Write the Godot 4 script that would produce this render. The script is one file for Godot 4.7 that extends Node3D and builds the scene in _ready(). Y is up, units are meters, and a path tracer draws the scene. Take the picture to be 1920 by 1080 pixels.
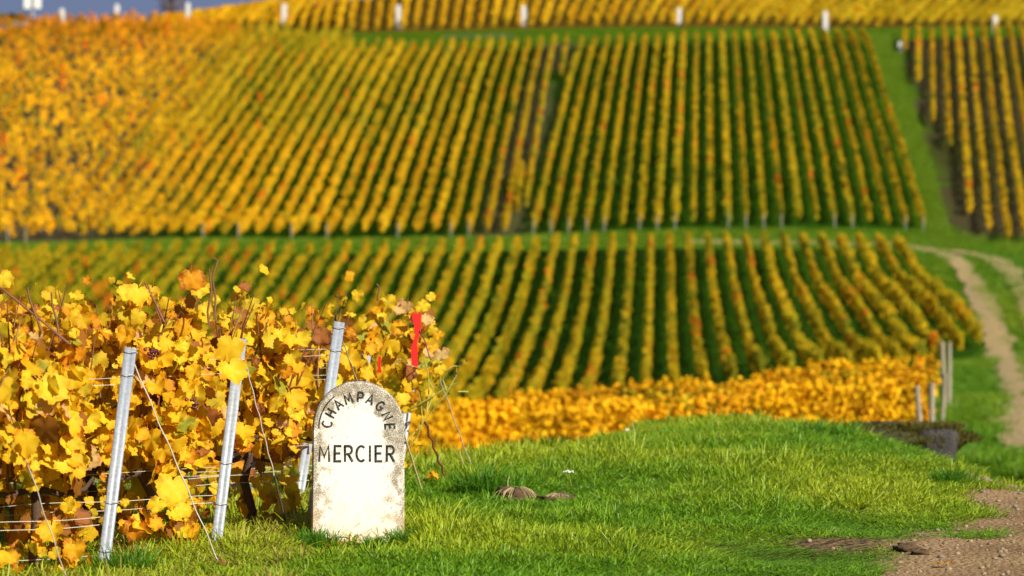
extends Node3D
# A vineyard hillside in autumn seen over a grassy knoll with an inscribed stone and trellised vines.
# Distances: x to the right, d metres ahead of the camera (z = -d), y up; y 0 is the foot of the stone.

const EYE := 1.3
const FOCAL := 5335.0          # focal length of the lens in pixels of a 1920 wide picture
var rng := RandomNumberGenerator.new()
var noise := FastNoiseLite.new()
var fine := FastNoiseLite.new()
var hills := PackedFloat32Array()
var M := {}
var used := {}


var survey := [-6.63,-6.2,-5.76,-5.33,-4.92,-4.54,-4.21,-3.9,-3.6,-3.32,-3.12,-3.05,-3.08,-3.14,-3.16,-3.15,-3.11,-3.04,-2.93,
	-6.48,-6.08,-5.67,-5.27,-4.87,-4.51,-4.2,-3.91,-3.59,-3.22,-2.94,-2.86,-2.91,-2.99,-3.02,-3,-2.96,-2.88,-2.76,
	-6.38,-6.01,-5.65,-5.28,-4.93,-4.61,-4.33,-4.07,-3.76,-3.3,-2.88,-2.77,-2.77,-2.84,-2.88,-2.88,-2.83,-2.74,-2.61,
	-6.3,-5.98,-5.67,-5.36,-5.07,-4.79,-4.55,-4.32,-4.09,-3.69,-3.18,-2.78,-2.71,-2.75,-2.79,-2.79,-2.73,-2.63,-2.48,
	-6.22,-5.96,-5.7,-5.46,-5.23,-5.02,-4.81,-4.6,-4.4,-4.06,-3.08,-2.78,-2.75,-2.78,-2.79,-2.76,-2.68,-2.54,-2.36,
	-6.14,-5.93,-5.74,-5.55,-5.39,-5.24,-5.1,-4.94,-4.72,-4.26,-3.5,-3.14,-3.01,-2.94,-2.88,-2.78,-2.65,-2.47,-2.24,
	-6.01,-5.86,-5.73,-5.61,-5.51,-5.43,-5.37,-5.29,-5.12,-4.74,-4.23,-3.77,-3.42,-3.19,-3.01,-2.83,-2.63,-2.39,-2.11,
	-5.83,-5.74,-5.66,-5.6,-5.56,-5.54,-5.56,-5.59,-5.53,-5.24,-4.74,-4.19,-3.72,-3.39,-3.12,-2.86,-2.59,-2.29,-1.94,
	-5.58,-5.53,-5.5,-5.49,-5.5,-5.53,-5.61,-5.76,-5.86,-5.59,-4.8,-4.11,-3.78,-3.47,-3.14,-2.82,-2.49,-2.13,-1.73,
	-5.23,-5.22,-5.22,-5.25,-5.31,-5.39,-5.51,-5.73,-5.93,-5.79,-4.62,-3.93,-3.8,-3.41,-3.02,-2.66,-2.29,-1.88,-1.43,
	-4.75,-4.77,-4.81,-4.86,-4.95,-5.08,-5.26,-5.47,-5.57,-5.29,-4.53,-4.02,-3.53,-3.07,-2.7,-2.35,-1.97,-1.53,-1.04,
	-4.15,-4.18,-4.23,-4.29,-4.38,-4.53,-4.73,-4.91,-4.89,-4.51,-3.74,-2.96,-2.69,-2.43,-2.19,-1.9,-1.52,-1.06,-0.53,
	-3.38,-3.43,-3.47,-3.5,-3.56,-3.66,-3.84,-4.03,-3.96,-3.53,-2.9,-2.17,-1.76,-1.69,-1.57,-1.32,-0.94,-0.46,0.12,
	-2.45,-2.49,-2.51,-2.5,-2.49,-2.47,-2.54,-2.77,-2.72,-2.19,-1.82,-1.6,-1.14,-1.01,-0.88,-0.62,-0.21,0.32,0.95,
	-1.33,-1.36,-1.35,-1.3,-1.22,-1.07,-0.83,-0.81,-0.84,-0.36,-0.01,-0.02,-0.25,-0.25,-0.04,0.29,0.74,1.33,2,
	0.02,0.01,0.06,0.12,0.18,0.3,0.61,0.96,0.89,0.98,1.11,1.03,0.77,0.84,1.16,1.54,2.01,2.63,3.32,
	1.62,1.68,1.75,1.8,1.8,1.73,1.63,1.75,1.84,2.12,2.64,2.78,2.52,2.62,2.9,3.28,3.73,4.29,4.92,
	3.45,3.6,3.73,3.81,3.83,3.79,3.8,3.97,4.2,4.75,5.38,5.6,5.36,5.09,5.17,5.44,5.82,6.27,6.78,
	5.43,5.7,5.93,6.1,6.21,6.32,6.52,6.74,6.94,7.37,7.93,8.17,7.95,7.69,7.72,7.9,8.16,8.47,8.84,
	7.51,7.93,8.29,8.57,8.76,8.9,9.04,9.22,9.41,9.81,10.38,10.62,10.43,10.35,10.45,10.54,10.65,10.8,11.01,
	9.62,10.21,10.72,11.13,11.41,11.54,11.59,11.72,11.95,12.36,12.91,13.17,13.14,13.25,13.3,13.25,13.17,13.15,13.21,
	11.69,12.45,13.14,13.72,14.11,14.27,14.21,14.25,14.42,14.75,15.24,15.6,15.88,16.16,16.08,15.82,15.58,15.41,15.34,
	13.65,14.58,15.45,16.2,16.77,17.05,16.95,16.7,16.66,16.89,17.29,17.66,18.1,18.58,18.39,18.03,17.71,17.47,17.34,
	15.41,16.49,17.51,18.43,19.17,19.62,19.51,18.78,18.59,18.78,19.12,19.34,19.44,19.89,19.97,19.77,19.52,19.31,19.18,
	16.93,18.11,19.23,20.23,21.02,21.42,21.37,20.27,20.36,20.56,20.82,20.9,20.91,21.1,21.23,21.18,21.06,20.94,20.87,
	18.15,19.39,20.55,21.54,22.24,22.53,22.42,22.11,22.25,22.5,22.62,22.56,22.45,22.42,22.45,22.46,22.45,22.44,22.44,
	19.08,20.35,21.53,22.49,23.1,23.44,23.69,23.96,24.3,24.56,24.54,24.27,23.96,23.76,23.7,23.73,23.8,23.88,23.96,
	19.71,20.99,22.2,23.21,23.77,24.15,24.85,25.63,26.27,26.63,26.48,25.96,25.43,25.11,24.99,25.04,25.18,25.33,25.47,
	20.06,21.3,22.54,23.66,24.27,24.68,25.84,27.05,27.92,28.45,28.22,27.57,26.89,26.55,26.41,26.48,26.65,26.83,26.99,
	20.18,21.32,22.5,23.62,24.51,25.42,26.74,28.08,29.09,29.63,29.55,29.05,28.51,28.17,28.05,28.1,28.24,28.4,28.55,
	20.16,21.17,22.24,23.38,24.61,25.98,27.49,28.89,29.93,30.51,30.6,30.37,30.05,29.83,29.76,29.8,29.9,30.01,30.12,
	20.13,21.01,21.96,23.12,24.64,26.38,28.12,29.59,30.63,31.26,31.51,31.51,31.42,31.37,31.39,31.47,31.53,31.59,31.66,
	20.24,21.04,21.92,23.04,24.78,26.73,28.63,30.16,31.21,31.9,32.31,32.5,32.62,32.73,32.86,32.99,33.04,33.08,33.12,
	20.54,21.35,22.29,23.53,25.21,27.11,28.97,30.5,31.64,32.45,33,33.38,33.65,33.88,34.1,34.27,34.36,34.42,34.47,
	21.04,21.91,22.94,24.23,25.82,27.57,29.29,30.8,32,32.92,33.61,34.13,34.54,34.87,35.15,35.37,35.52,35.63,35.71]


# ---------------------------------------------------------------- terrain
func smooth(a: float, b: float, x: float) -> float:
	var t := clampf((x - a) / (b - a), 0.0, 1.0)
	return t * t * (3.0 - 2.0 * t)

func cub(p0: float, p1: float, p2: float, p3: float, t: float) -> float:
	return p1 + 0.5 * t * (p2 - p0 + t * (2.0 * p0 - 5.0 * p1 + 4.0 * p2 - p3 + t * (3.0 * (p1 - p2) + p3 - p0)))

func hill(x: float, d: float) -> float:        # surveyed heights every 10 m, x -90..90, d 20..360
	var fx := clampf((x + 90.0) / 10.0, 0.0, 17.999)
	var fd := clampf((d - 20.0) / 10.0, 0.0, 33.999)
	var ix := int(fx)
	var jd := int(fd)
	var r := [0.0, 0.0, 0.0, 0.0]
	for k in 4:
		var row := clampi(jd + k - 1, 0, 34) * 19
		r[k] = cub(hills[row + maxi(ix - 1, 0)], hills[row + ix], hills[row + ix + 1], hills[row + mini(ix + 2, 18)], fx - ix)
	return cub(r[0], r[1], r[2], r[3], fd - jd)

func knoll(x: float, d: float) -> float:
	return -1.30 + 0.085 * exp(-pow((x - 1.9) / 1.9, 2.0)) * smooth(13.5, 18.0, d) - 0.24 * smooth(2.45, 3.35, x) * smooth(14.5, 19.0, d) - 0.07 * (1.0 - smooth(-1.6, -1.0, x))

func ground(x: float, d: float) -> float:
	var edge := 15.5 + 3.7 * exp(-pow((x - 1.7) / 1.6, 2.0))
	var w := smooth(0.0, 1.0, (d - edge) / 21.0)
	var y := knoll(x, d) * (1.0 - w)
	if w > 0.0:
		y += w * hill(x, d)
	if d > 345.0:
		y -= pow(minf((d - 345.0) / 100.0, 3.0), 2.0) * 9.0
	if d < 30.0:
		y -= 0.04 * exp(-pow((x + 0.72) / 0.36, 2.0) - pow((d - 13.0) / 0.45, 2.0))
		y += 0.022 * noise.get_noise_2d(x * 9.0, d * 9.0) + 0.010 * noise.get_noise_2d(x * 40.0, d * 40.0)
	return y + EYE

func at(x: float, d: float, up := 0.0) -> Vector3:
	return Vector3(x, ground(x, d) + up, -d)

func spot(u: float, v: float, d: float) -> Vector3:   # surveyed bearing (in pixels of the 1920 wide survey) at distance d
	return Vector3((u - 960.0) / FOCAL * d, EYE - (v - 490.0) / FOCAL * d, -d)

func foot(u: float, d: float, up := 0.0) -> Vector3:
	return at((u - 960.0) / FOCAL * d, d, up)

func near_path(x: float, d: float) -> float:      # 1 on the trodden dirt path beside the knoll
	if d > 26.0:
		return 0.0
	var left := 1.30 + (d - 11.5) * 0.32 if d < 14.9 else 2.39 + (d - 14.9) * 0.14
	left += 0.16 * noise.get_noise_2d(x * 22.0, d * 22.0) + 0.12 * fine.get_noise_2d(x * 60.0, d * 60.0)
	return smooth(left - 0.10, left + 0.16, x) * (1.0 - smooth(left + 2.6, left + 3.0, x))

func bare(x: float, d: float) -> float:           # worn patches in the turf
	var b := smooth(0.25, 0.5, noise.get_noise_2d(x * 14.0 + 300.0, d * 7.0)) * smooth(0.6, 1.8, x - (d - 11.5) * 0.3)
	b = maxf(b, 1.25 * exp(-pow((x - 1.4) / 0.55, 2.0) - pow((d - 13.0) / 0.34, 2.0)) * smooth(-0.2, 0.2, fine.get_noise_2d(x * 50.0, d * 50.0) + 0.15))
	b = maxf(b, 0.8 * exp(-pow((x - 1.75) / 0.3, 2.0) - pow((d - 14.6) / 0.25, 2.0)))
	return clampf(b, 0.0, 1.0)


# ---------------------------------------------------------------- naming
func numbered(called: String) -> String:
	used[called] = used.get(called, -1) + 1
	return called if used[called] == 0 else "%s_%03d" % [called, used[called]]

func tag(o: Node3D, label: String, category: String, group := "") -> Node3D:
	o.set_meta("label", label)
	o.set_meta("category", category)
	if group:
		o.set_meta("group", group)
	return o

func thing(called: String, label: String, category: String, where: Vector3, group := "") -> Node3D:
	var o := Node3D.new()
	o.name = numbered(called)
	o.position = where
	add_child(o)
	tag(o, label, category, group)
	return o

func part(called: String, mesh: Mesh, mat: Material, parent: Node3D, where := Transform3D.IDENTITY) -> MeshInstance3D:
	var o := MeshInstance3D.new()
	o.name = called
	if parent == self:
		o.name = numbered(called)
	else:
		var key := "%d/%s" % [parent.get_instance_id(), called]
		used[key] = used.get(key, -1) + 1
		if used[key] > 0:
			o.name = "%s_%03d" % [called, used[key]]
	o.mesh = mesh
	o.material_override = mat
	o.transform = where
	parent.add_child(o, true)
	return o

func structure(o: Node3D) -> void:
	o.set_meta("kind", "structure")

func many(called: String, mesh: Mesh, mat: Material, places: Array, tints: PackedColorArray, parent: Node3D) -> MultiMeshInstance3D:
	var mm := MultiMesh.new()
	mm.transform_format = MultiMesh.TRANSFORM_3D
	mm.use_colors = true
	mm.mesh = mesh
	mm.instance_count = places.size()
	for i in places.size():
		mm.set_instance_transform(i, places[i])
		mm.set_instance_color(i, tints[i])
	var o := MultiMeshInstance3D.new()
	o.name = numbered(called) if parent == self else called
	o.multimesh = mm
	o.material_override = mat
	o.set_meta("kind", "stuff")
	parent.add_child(o, true)
	return o

func ordinal(n: int) -> String:
	var low := ["zeroth", "first", "second", "third", "fourth", "fifth", "sixth", "seventh", "eighth", "ninth", "tenth", "eleventh", "twelfth", "thirteenth", "fourteenth", "fifteenth", "sixteenth", "seventeenth", "eighteenth", "nineteenth"]
	var tens := ["", "", "twenty", "thirty", "forty", "fifty", "sixty", "seventy", "eighty", "ninety"]
	if n < 20:
		return low[n]
	if n % 10 == 0:
		return tens[n / 10].trim_suffix("y") + "ieth"
	return tens[n / 10] + "-" + low[n % 10]


# ---------------------------------------------------------------- meshes
func tool() -> SurfaceTool:
	var st := SurfaceTool.new()
	st.begin(Mesh.PRIMITIVE_TRIANGLES)
	return st

func quad(st: SurfaceTool, a: Vector3, b: Vector3, c: Vector3, d: Vector3) -> void:
	for p in [a, b, c, a, c, d]:
		st.add_vertex(p)

func tube(st: SurfaceTool, pts: Array, radii: Array, sides := 6) -> void:
	var rings := []
	for i in pts.size():
		var dir: Vector3 = (pts[mini(i + 1, pts.size() - 1)] - pts[maxi(i - 1, 0)]).normalized()
		var s := dir.cross(Vector3(0.31, 0.13, 0.94)).normalized()
		var t := dir.cross(s)
		var ring := []
		for k in sides:
			var a := TAU * k / sides
			ring.append(pts[i] + (s * cos(a) + t * sin(a)) * float(radii[mini(i, radii.size() - 1)]))
		rings.append(ring)
	st.set_smooth_group(1)
	for i in rings.size() - 1:
		for k in sides:
			var n := (k + 1) % sides
			quad(st, rings[i][k], rings[i][n], rings[i + 1][n], rings[i + 1][k])
	st.set_smooth_group(-1)
	for e in [0, rings.size() - 1]:
		for k in range(1, sides - 1):
			var tri := [rings[e][0], rings[e][k + 1], rings[e][k]] if e == 0 else [rings[e][0], rings[e][k], rings[e][k + 1]]
			for p in tri:
				st.add_vertex(p)

func done(st: SurfaceTool) -> ArrayMesh:
	st.generate_normals()
	return st.commit()

func rod(pts: Array, radii: Array, sides := 6) -> ArrayMesh:
	var st := tool()
	tube(st, pts, radii, sides)
	return done(st)

func prism(outline: Array, back: float, front: float, bevel: float) -> ArrayMesh:
	# outline: clockwise seen from +z; a plate from z=back to z=front with bevelled front and back edges, UV over its front
	var st := tool()
	var n := outline.size()
	var inner := []
	var lo := Vector2(1e9, 1e9)
	var hi := -lo
	for p in outline:
		lo = lo.min(p)
		hi = hi.max(p)
	for i in n:
		var a: Vector2 = (outline[i] - outline[(i + n - 1) % n]).normalized()
		var b: Vector2 = (outline[(i + 1) % n] - outline[i]).normalized()
		var m := (Vector2(a.y, -a.x) + Vector2(b.y, -b.x)).normalized()
		inner.append(outline[i] + m * bevel / maxf(0.5, m.dot(Vector2(a.y, -a.x))))
	var put := func(p: Vector2, z: float) -> void:
		st.set_uv(Vector2((p.x - lo.x) / (hi.x - lo.x), 1.0 - (p.y - lo.y) / (hi.y - lo.y)))
		st.add_vertex(Vector3(p.x, p.y, z))
	var index := Geometry2D.triangulate_polygon(PackedVector2Array(inner))
	st.set_smooth_group(-1)
	for t in range(0, index.size(), 3):
		var tri := [inner[index[t]], inner[index[t + 1]], inner[index[t + 2]]]
		if (tri[1] - tri[0]).cross(tri[2] - tri[0]) > 0.0:
			tri = [tri[0], tri[2], tri[1]]
		for k in 3:
			put.call(tri[k], front)
		for k in 3:
			put.call(tri[2 - k], back)
	st.set_smooth_group(2)
	for i in n:
		var j := (i + 1) % n
		var layers := [[inner, front], [outline, front - bevel], [outline, back + bevel], [inner, back]]
		for s in 3:
			var A: Array = layers[s][0]
			var B: Array = layers[s + 1][0]
			for q in [[A[i], s], [B[i], s + 1], [B[j], s + 1], [A[i], s], [B[j], s + 1], [A[j], s]]:
				put.call(q[0], layers[q[1]][1])
	st.generate_normals()
	return st.commit()

func lump(r: Vector3, seed_: float, rough := 0.25, rings := 7, cols := 10, base := true) -> ArrayMesh:
	# an uneven rounded rock or clod
	var st := tool()
	var grid := []
	for i in rings + 1:
		var row := []
		for k in cols:
			var th := PI * i / rings
			var ph := TAU * k / cols
			var dirv := Vector3(sin(th) * cos(ph), cos(th), sin(th) * sin(ph))
			var k2 := 1.0 + rough * noise.get_noise_3dv(dirv * 55.0 + Vector3(seed_, seed_ * 2.0, 0)) * 1.6
			row.append(dirv * r * k2)
		grid.append(row)
	st.set_smooth_group(1)
	for i in rings:
		for k in cols:
			var n := (k + 1) % cols
			quad(st, grid[i][k], grid[i][n], grid[i + 1][n], grid[i + 1][k])
	return done(st)

func boulder(r: Vector3, seed_: float) -> ArrayMesh:
	# a blocky broken stone: a rounded box with chipped faces
	var st := tool()
	var rings := 12
	var cols := 18
	var grid := []
	for i in rings + 1:
		var row := []
		for k in cols:
			var th := PI * i / rings
			var ph := TAU * k / cols
			var q := Vector3(sin(th) * cos(ph), cos(th), sin(th) * sin(ph))
			var m := pow(pow(absf(q.x), 5.0) + pow(absf(q.y), 5.0) + pow(absf(q.z), 5.0), 0.2)
			q /= m
			q *= 1.0 + 0.22 * noise.get_noise_3dv(q * 30.0 + Vector3(seed_ * 9.0, 0, 0))
			row.append(q * r)
		grid.append(row)
	for i in rings:
		for k in cols:
			var n := (k + 1) % cols
			quad(st, grid[i][k], grid[i][n], grid[i + 1][n], grid[i + 1][k])
	return done(st)


# ---------------------------------------------------------------- materials
func lin(r: float, g: float, b: float) -> Color:
	return Color(r, g, b).linear_to_srgb()

func plain(r: float, g: float, b: float, rough := 0.8, metal := 0.0) -> StandardMaterial3D:
	var m := StandardMaterial3D.new()
	m.albedo_color = lin(r, g, b)
	m.roughness = rough
	m.metallic = metal
	return m

func grain(freq: float, lo: float, hi: float, size := 256, octaves := 4, seed_ := 3) -> ImageTexture:
	var n := FastNoiseLite.new()
	n.noise_type = FastNoiseLite.TYPE_SIMPLEX_SMOOTH
	n.seed = seed_
	n.frequency = freq
	n.fractal_octaves = octaves
	var im := n.get_seamless_image(size, size)
	im.convert(Image.FORMAT_RGB8)
	for y in size:
		for x in size:
			var k := lerpf(lo, hi, im.get_pixel(x, y).r)
			im.set_pixel(x, y, Color(k, k, k))
	return ImageTexture.create_from_image(im)

func mottled(m: StandardMaterial3D, tex: Texture2D, scale: float, relief: Texture2D = null, cm := 0.0) -> StandardMaterial3D:
	m.albedo_texture = tex
	m.uv1_triplanar = true
	m.uv1_world_triplanar = true
	m.uv1_scale = Vector3.ONE * scale
	if relief:
		m.heightmap_enabled = true
		m.heightmap_texture = relief
		m.heightmap_scale = cm
	return m

func leaf_picture(mid: Color, vein: Color, rim: Color, spots: float, seed_: int) -> ImageTexture:
	var n := 160
	var im := Image.create(n, n, false, Image.FORMAT_RGB8)
	var a := FastNoiseLite.new()
	a.seed = seed_
	a.frequency = 0.02
	a.fractal_octaves = 3
	var b := FastNoiseLite.new()
	b.seed = seed_ + 9
	b.frequency = 0.09
	var ways := []
	for deg in [0.0, 34.0, -34.0, 72.0, -72.0, 118.0, -118.0]:
		ways.append(Vector2(sin(deg_to_rad(deg)), cos(deg_to_rad(deg))))
	for y in n:
		for x in n:
			var p := Vector2(x / float(n) - 0.5, y / float(n) - 0.04)     # from the stalk
			var c := mid
			var w := a.get_noise_2d(x, y)
			c = c.lerp(vein, clampf(w * 0.9 + 0.12, 0.0, 0.6))
			var from_middle := Vector2(p.x, p.y - 0.42).length()
			c = c.lerp(rim, clampf(smooth(0.30, 0.50, from_middle + w * 0.22) * 0.85, 0.0, 1.0))
			var best := 9.0
			for q in ways:
				var along: float = p.dot(q)
				if along > 0.0:
					best = minf(best, absf(p.x * q.y - p.y * q.x) + along * 0.006)
			c = c.lerp(vein, 0.75 * (1.0 - smooth(0.004, 0.014, best)))
			var bl := b.get_noise_2d(x, y)
			if bl > 0.62 - spots:
				c = c.lerp(Color(0.22, 0.09, 0.02).linear_to_srgb(), clampf((bl - 0.62 + spots) * 5.0, 0.0, 0.8))
			im.set_pixel(x, y, c)
	return ImageTexture.create_from_image(im)

func leaf_mat(mid: Color, vein: Color, rim: Color, spots: float, seed_: int, glow := 1.0) -> StandardMaterial3D:
	var m := StandardMaterial3D.new()
	m.albedo_texture = leaf_picture(mid.linear_to_srgb(), vein.linear_to_srgb(), rim.linear_to_srgb(), spots, seed_)
	m.roughness = 0.62
	m.metallic_specular = 0.35
	m.vertex_color_use_as_albedo = true
	m.backlight_enabled = true
	m.backlight = Color(glow, glow, glow)
	m.cull_mode = BaseMaterial3D.CULL_DISABLED
	return m

func make_materials() -> void:
	var soft := grain(0.012, 0.72, 1.0, 256, 5, 4)
	var rough := grain(0.05, 0.0, 1.0, 256, 5, 7)
	var specks := grain(0.10, 0.45, 1.0, 256, 4, 11)
	var g := StandardMaterial3D.new()
	g.vertex_color_use_as_albedo = true
	g.roughness = 1.0
	g.metallic_specular = 0.1
	M.ground = mottled(g, specks, 0.9, rough, 3.0)
	var d := StandardMaterial3D.new()
	d.vertex_color_use_as_albedo = true
	d.roughness = 1.0
	d.metallic_specular = 0.15
	M.path = mottled(d, specks, 1.7, rough, 1.2)
	M.track = mottled(plain(0.60, 0.44, 0.17, 1.0), specks, 0.35, rough, 4.0)
	M.road = mottled(plain(0.34, 0.30, 0.24, 1.0), specks, 0.3, rough, 4.0)
	M.pebble = mottled(StandardMaterial3D.new(), soft, 6.0)
	M.pebble.vertex_color_use_as_albedo = true
	M.pebble.roughness = 0.9
	M.loose_stone = mottled(plain(0.40, 0.33, 0.25, 0.95), specks, 14.0)
	M.blade = StandardMaterial3D.new()
	M.blade.vertex_color_use_as_albedo = true
	M.blade.roughness = 0.52
	M.blade.metallic_specular = 0.45
	M.blade.backlight_enabled = true
	M.blade.backlight = Color(0.9, 0.9, 0.9)
	M.blade.cull_mode = BaseMaterial3D.CULL_DISABLED
	M.far_leaf = StandardMaterial3D.new()
	M.far_leaf.vertex_color_use_as_albedo = true
	M.far_leaf.roughness = 0.7
	M.far_leaf.metallic_specular = 0.25
	M.far_leaf.backlight_enabled = true
	M.far_leaf.backlight = Color(0.5, 0.5, 0.5)
	M.far_leaf.cull_mode = BaseMaterial3D.CULL_DISABLED
	M.zinc = mottled(plain(0.36, 0.41, 0.48, 0.5, 0.15), soft, 14.0)
	M.wire = plain(0.50, 0.47, 0.40, 0.55, 0.2)
	M.rusty = mottled(plain(0.16, 0.12, 0.10, 0.8, 0.2), specks, 20.0)
	M.bark = mottled(plain(0.15, 0.085, 0.05, 0.95), specks, 9.0, rough, 0.4)
	M.cane = mottled(plain(0.22, 0.085, 0.035, 0.7), soft, 30.0)
	M.cane_pale = mottled(plain(0.38, 0.22, 0.10, 0.7), soft, 30.0)
	M.wood = mottled(plain(0.42, 0.37, 0.27, 0.95), soft, 12.0, rough, 0.3)
	M.far_pole = plain(0.42, 0.50, 0.60, 0.6)
	M.far_post = plain(0.30, 0.285, 0.22, 0.9)
	M.white = mottled(plain(0.78, 0.78, 0.76, 0.75), soft, 3.0)
	M.red = plain(0.75, 0.012, 0.008, 0.35)
	M.letter = mottled(plain(0.135, 0.13, 0.125, 0.9), grain(0.035, -0.35, 1.25, 256, 4, 19), 9.0)
	M.rock = mottled(plain(0.11, 0.105, 0.10, 0.95), specks, 5.0, rough, 2.0)
	M.moss = mottled(plain(0.11, 0.12, 0.02, 1.0), specks, 8.0, rough, 2.0)
	M.clod = mottled(plain(0.25, 0.155, 0.075, 1.0), specks, 18.0, rough, 0.8)
	M.straw = plain(0.50, 0.38, 0.20, 0.8)
	M.weed = plain(0.36, 0.34, 0.06, 0.7)
	M.petal = plain(0.85, 0.55, 0.01, 0.7)
	M.blossom = plain(0.75, 0.72, 0.68, 0.8)
	M.grape = plain(0.10, 0.012, 0.02, 0.35)
	M.hill = mottled(plain(0.05, 0.07, 0.09, 1.0), specks, 0.02)
	var yellow := Color(0.80, 0.52, 0.012)
	M.leaves = [
		leaf_mat(yellow, Color(0.78, 0.62, 0.05), Color(0.78, 0.38, 0.008), 0.02, 1),
		leaf_mat(Color(0.86, 0.62, 0.02), Color(0.82, 0.72, 0.10), Color(0.80, 0.40, 0.01), 0.0, 22),
		leaf_mat(Color(0.80, 0.43, 0.006), Color(0.80, 0.55, 0.03), Color(0.60, 0.18, 0.012), 0.12, 43),
		leaf_mat(Color(0.70, 0.52, 0.03), Color(0.45, 0.48, 0.04), Color(0.80, 0.48, 0.02), 0.04, 64),
		leaf_mat(Color(0.70, 0.29, 0.006), Color(0.75, 0.42, 0.02), Color(0.33, 0.08, 0.012), 0.16, 85),
		leaf_mat(Color(0.30, 0.32, 0.02), Color(0.52, 0.46, 0.05), Color(0.62, 0.42, 0.015), 0.05, 106),
		leaf_mat(Color(0.36, 0.13, 0.03), Color(0.48, 0.20, 0.04), Color(0.16, 0.05, 0.02), 0.2, 127),
		leaf_mat(Color(0.72, 0.50, 0.20), Color(0.70, 0.42, 0.12), Color(0.45, 0.20, 0.06), 0.08, 148)]
	M.face = stone_face()

func stone_face() -> StandardMaterial3D:
	var w := 420
	var h := 760
	var im := Image.create(w, h, false, Image.FORMAT_RGB8)
	var a := FastNoiseLite.new()
	a.seed = 5
	a.frequency = 0.012
	a.fractal_octaves = 5
	var b := FastNoiseLite.new()
	b.seed = 77
	b.frequency = 0.16
	b.fractal_octaves = 3
	var c := FastNoiseLite.new()
	c.seed = 31
	c.frequency = 0.03
	c.fractal_octaves = 4
	var white := Color(0.76, 0.735, 0.68)
	var lichen := Color(0.185, 0.16, 0.105)
	var ochre := Color(0.42, 0.24, 0.06)
	for y in h:
		for x in w:
			var px := (x / float(w) - 0.5) * 0.43
			var py := (1.0 - y / float(h)) * 0.78         # height over the foot
			var side := 0.215 - absf(px)
			if py > 0.565:
				side = 0.215 - Vector2(px, py - 0.565).length()
			var n := a.get_noise_2d(x, y)
			var s := b.get_noise_2d(x, y)
			var dirt := 1.0 - smooth(0.005, 0.095, side + n * 0.09)
			dirt = maxf(dirt, smooth(0.0, 0.10, px) * smooth(0.44, 0.56, py + n * 0.08) * (1.0 - smooth(0.05, 0.13, side + n * 0.09)))
			dirt = maxf(dirt, 0.8 * smooth(0.05, 0.14, px) * smooth(0.22, 0.12, absf(py - 0.30) + n * 0.1) * (1.0 - smooth(0.02, 0.09, side + n * 0.1)))
			if py > 0.66:
				dirt = maxf(dirt, 1.0 * (1.0 - smooth(0.03, 0.10, side + n * 0.08)))
			dirt = maxf(dirt, 0.55 * smooth(0.18, 0.42, c.get_noise_2d(x + 500.0, y)) * (1.0 - smooth(0.08, 0.16, side)))
			var col := white
			var patch := c.get_noise_2d(x * 0.7, y * 0.7)
			col = col.lerp(Color(0.50, 0.45, 0.35), clampf(dirt * 0.7 + patch * 0.3 * dirt, 0.0, 0.7))
			col = col.lerp(lichen, smooth(0.34, 0.66, dirt * 0.62 + s * 0.85 + patch * 0.35) * clampf(dirt * 1.3, 0.0, 0.9))
			var pits := b.get_noise_2d(x * 2.3 + 40.0, y * 2.3)
			if pits > 0.34:
				col = col.lerp(lichen, clampf((pits - 0.34) * 6.0, 0.0, 0.85) * (0.12 + 0.8 * clampf(dirt * 1.5, 0.0, 1.0)))
			var warm := smooth(0.36, 0.10, py + n * 0.14) * 0.45
			col = col.lerp(Color(0.80, 0.58, 0.36), warm)
			var rust := smooth(0.19, 0.08, py + c.get_noise_2d(x, y) * 0.06) * 0.8
			rust = maxf(rust, smooth(0.16, 0.34, c.get_noise_2d(x * 1.6, y * 1.6 + 90.0)) * smooth(0.42, 0.5, py) * smooth(0.02, 0.09, -px + 0.03) * 0.7 * (0.5 + s))
			col = col.lerp(ochre, clampf(rust * (0.65 + s * 0.7), 0.0, 0.9))
			if s > 0.47:
				col = col.lerp(Color(0.12, 0.10, 0.08), clampf((s - 0.47) * 5.0, 0.0, 0.75) * (0.35 + dirt))
			im.set_pixel(x, y, col.linear_to_srgb())
	var m := StandardMaterial3D.new()
	m.albedo_texture = ImageTexture.create_from_image(im)
	m.roughness = 0.9
	m.metallic_specular = 0.25
	var bump := Image.create(w, h, false, Image.FORMAT_RGB8)
	for y in h:
		for x in w:
			var k := clampf(0.5 + 0.35 * b.get_noise_2d(x, y) + 0.25 * a.get_noise_2d(x * 2, y * 2), 0.0, 1.0)
			bump.set_pixel(x, y, Color(k, k, k))
	m.heightmap_enabled = true
	m.heightmap_texture = ImageTexture.create_from_image(bump)
	m.heightmap_scale = 0.12
	return m


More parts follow.
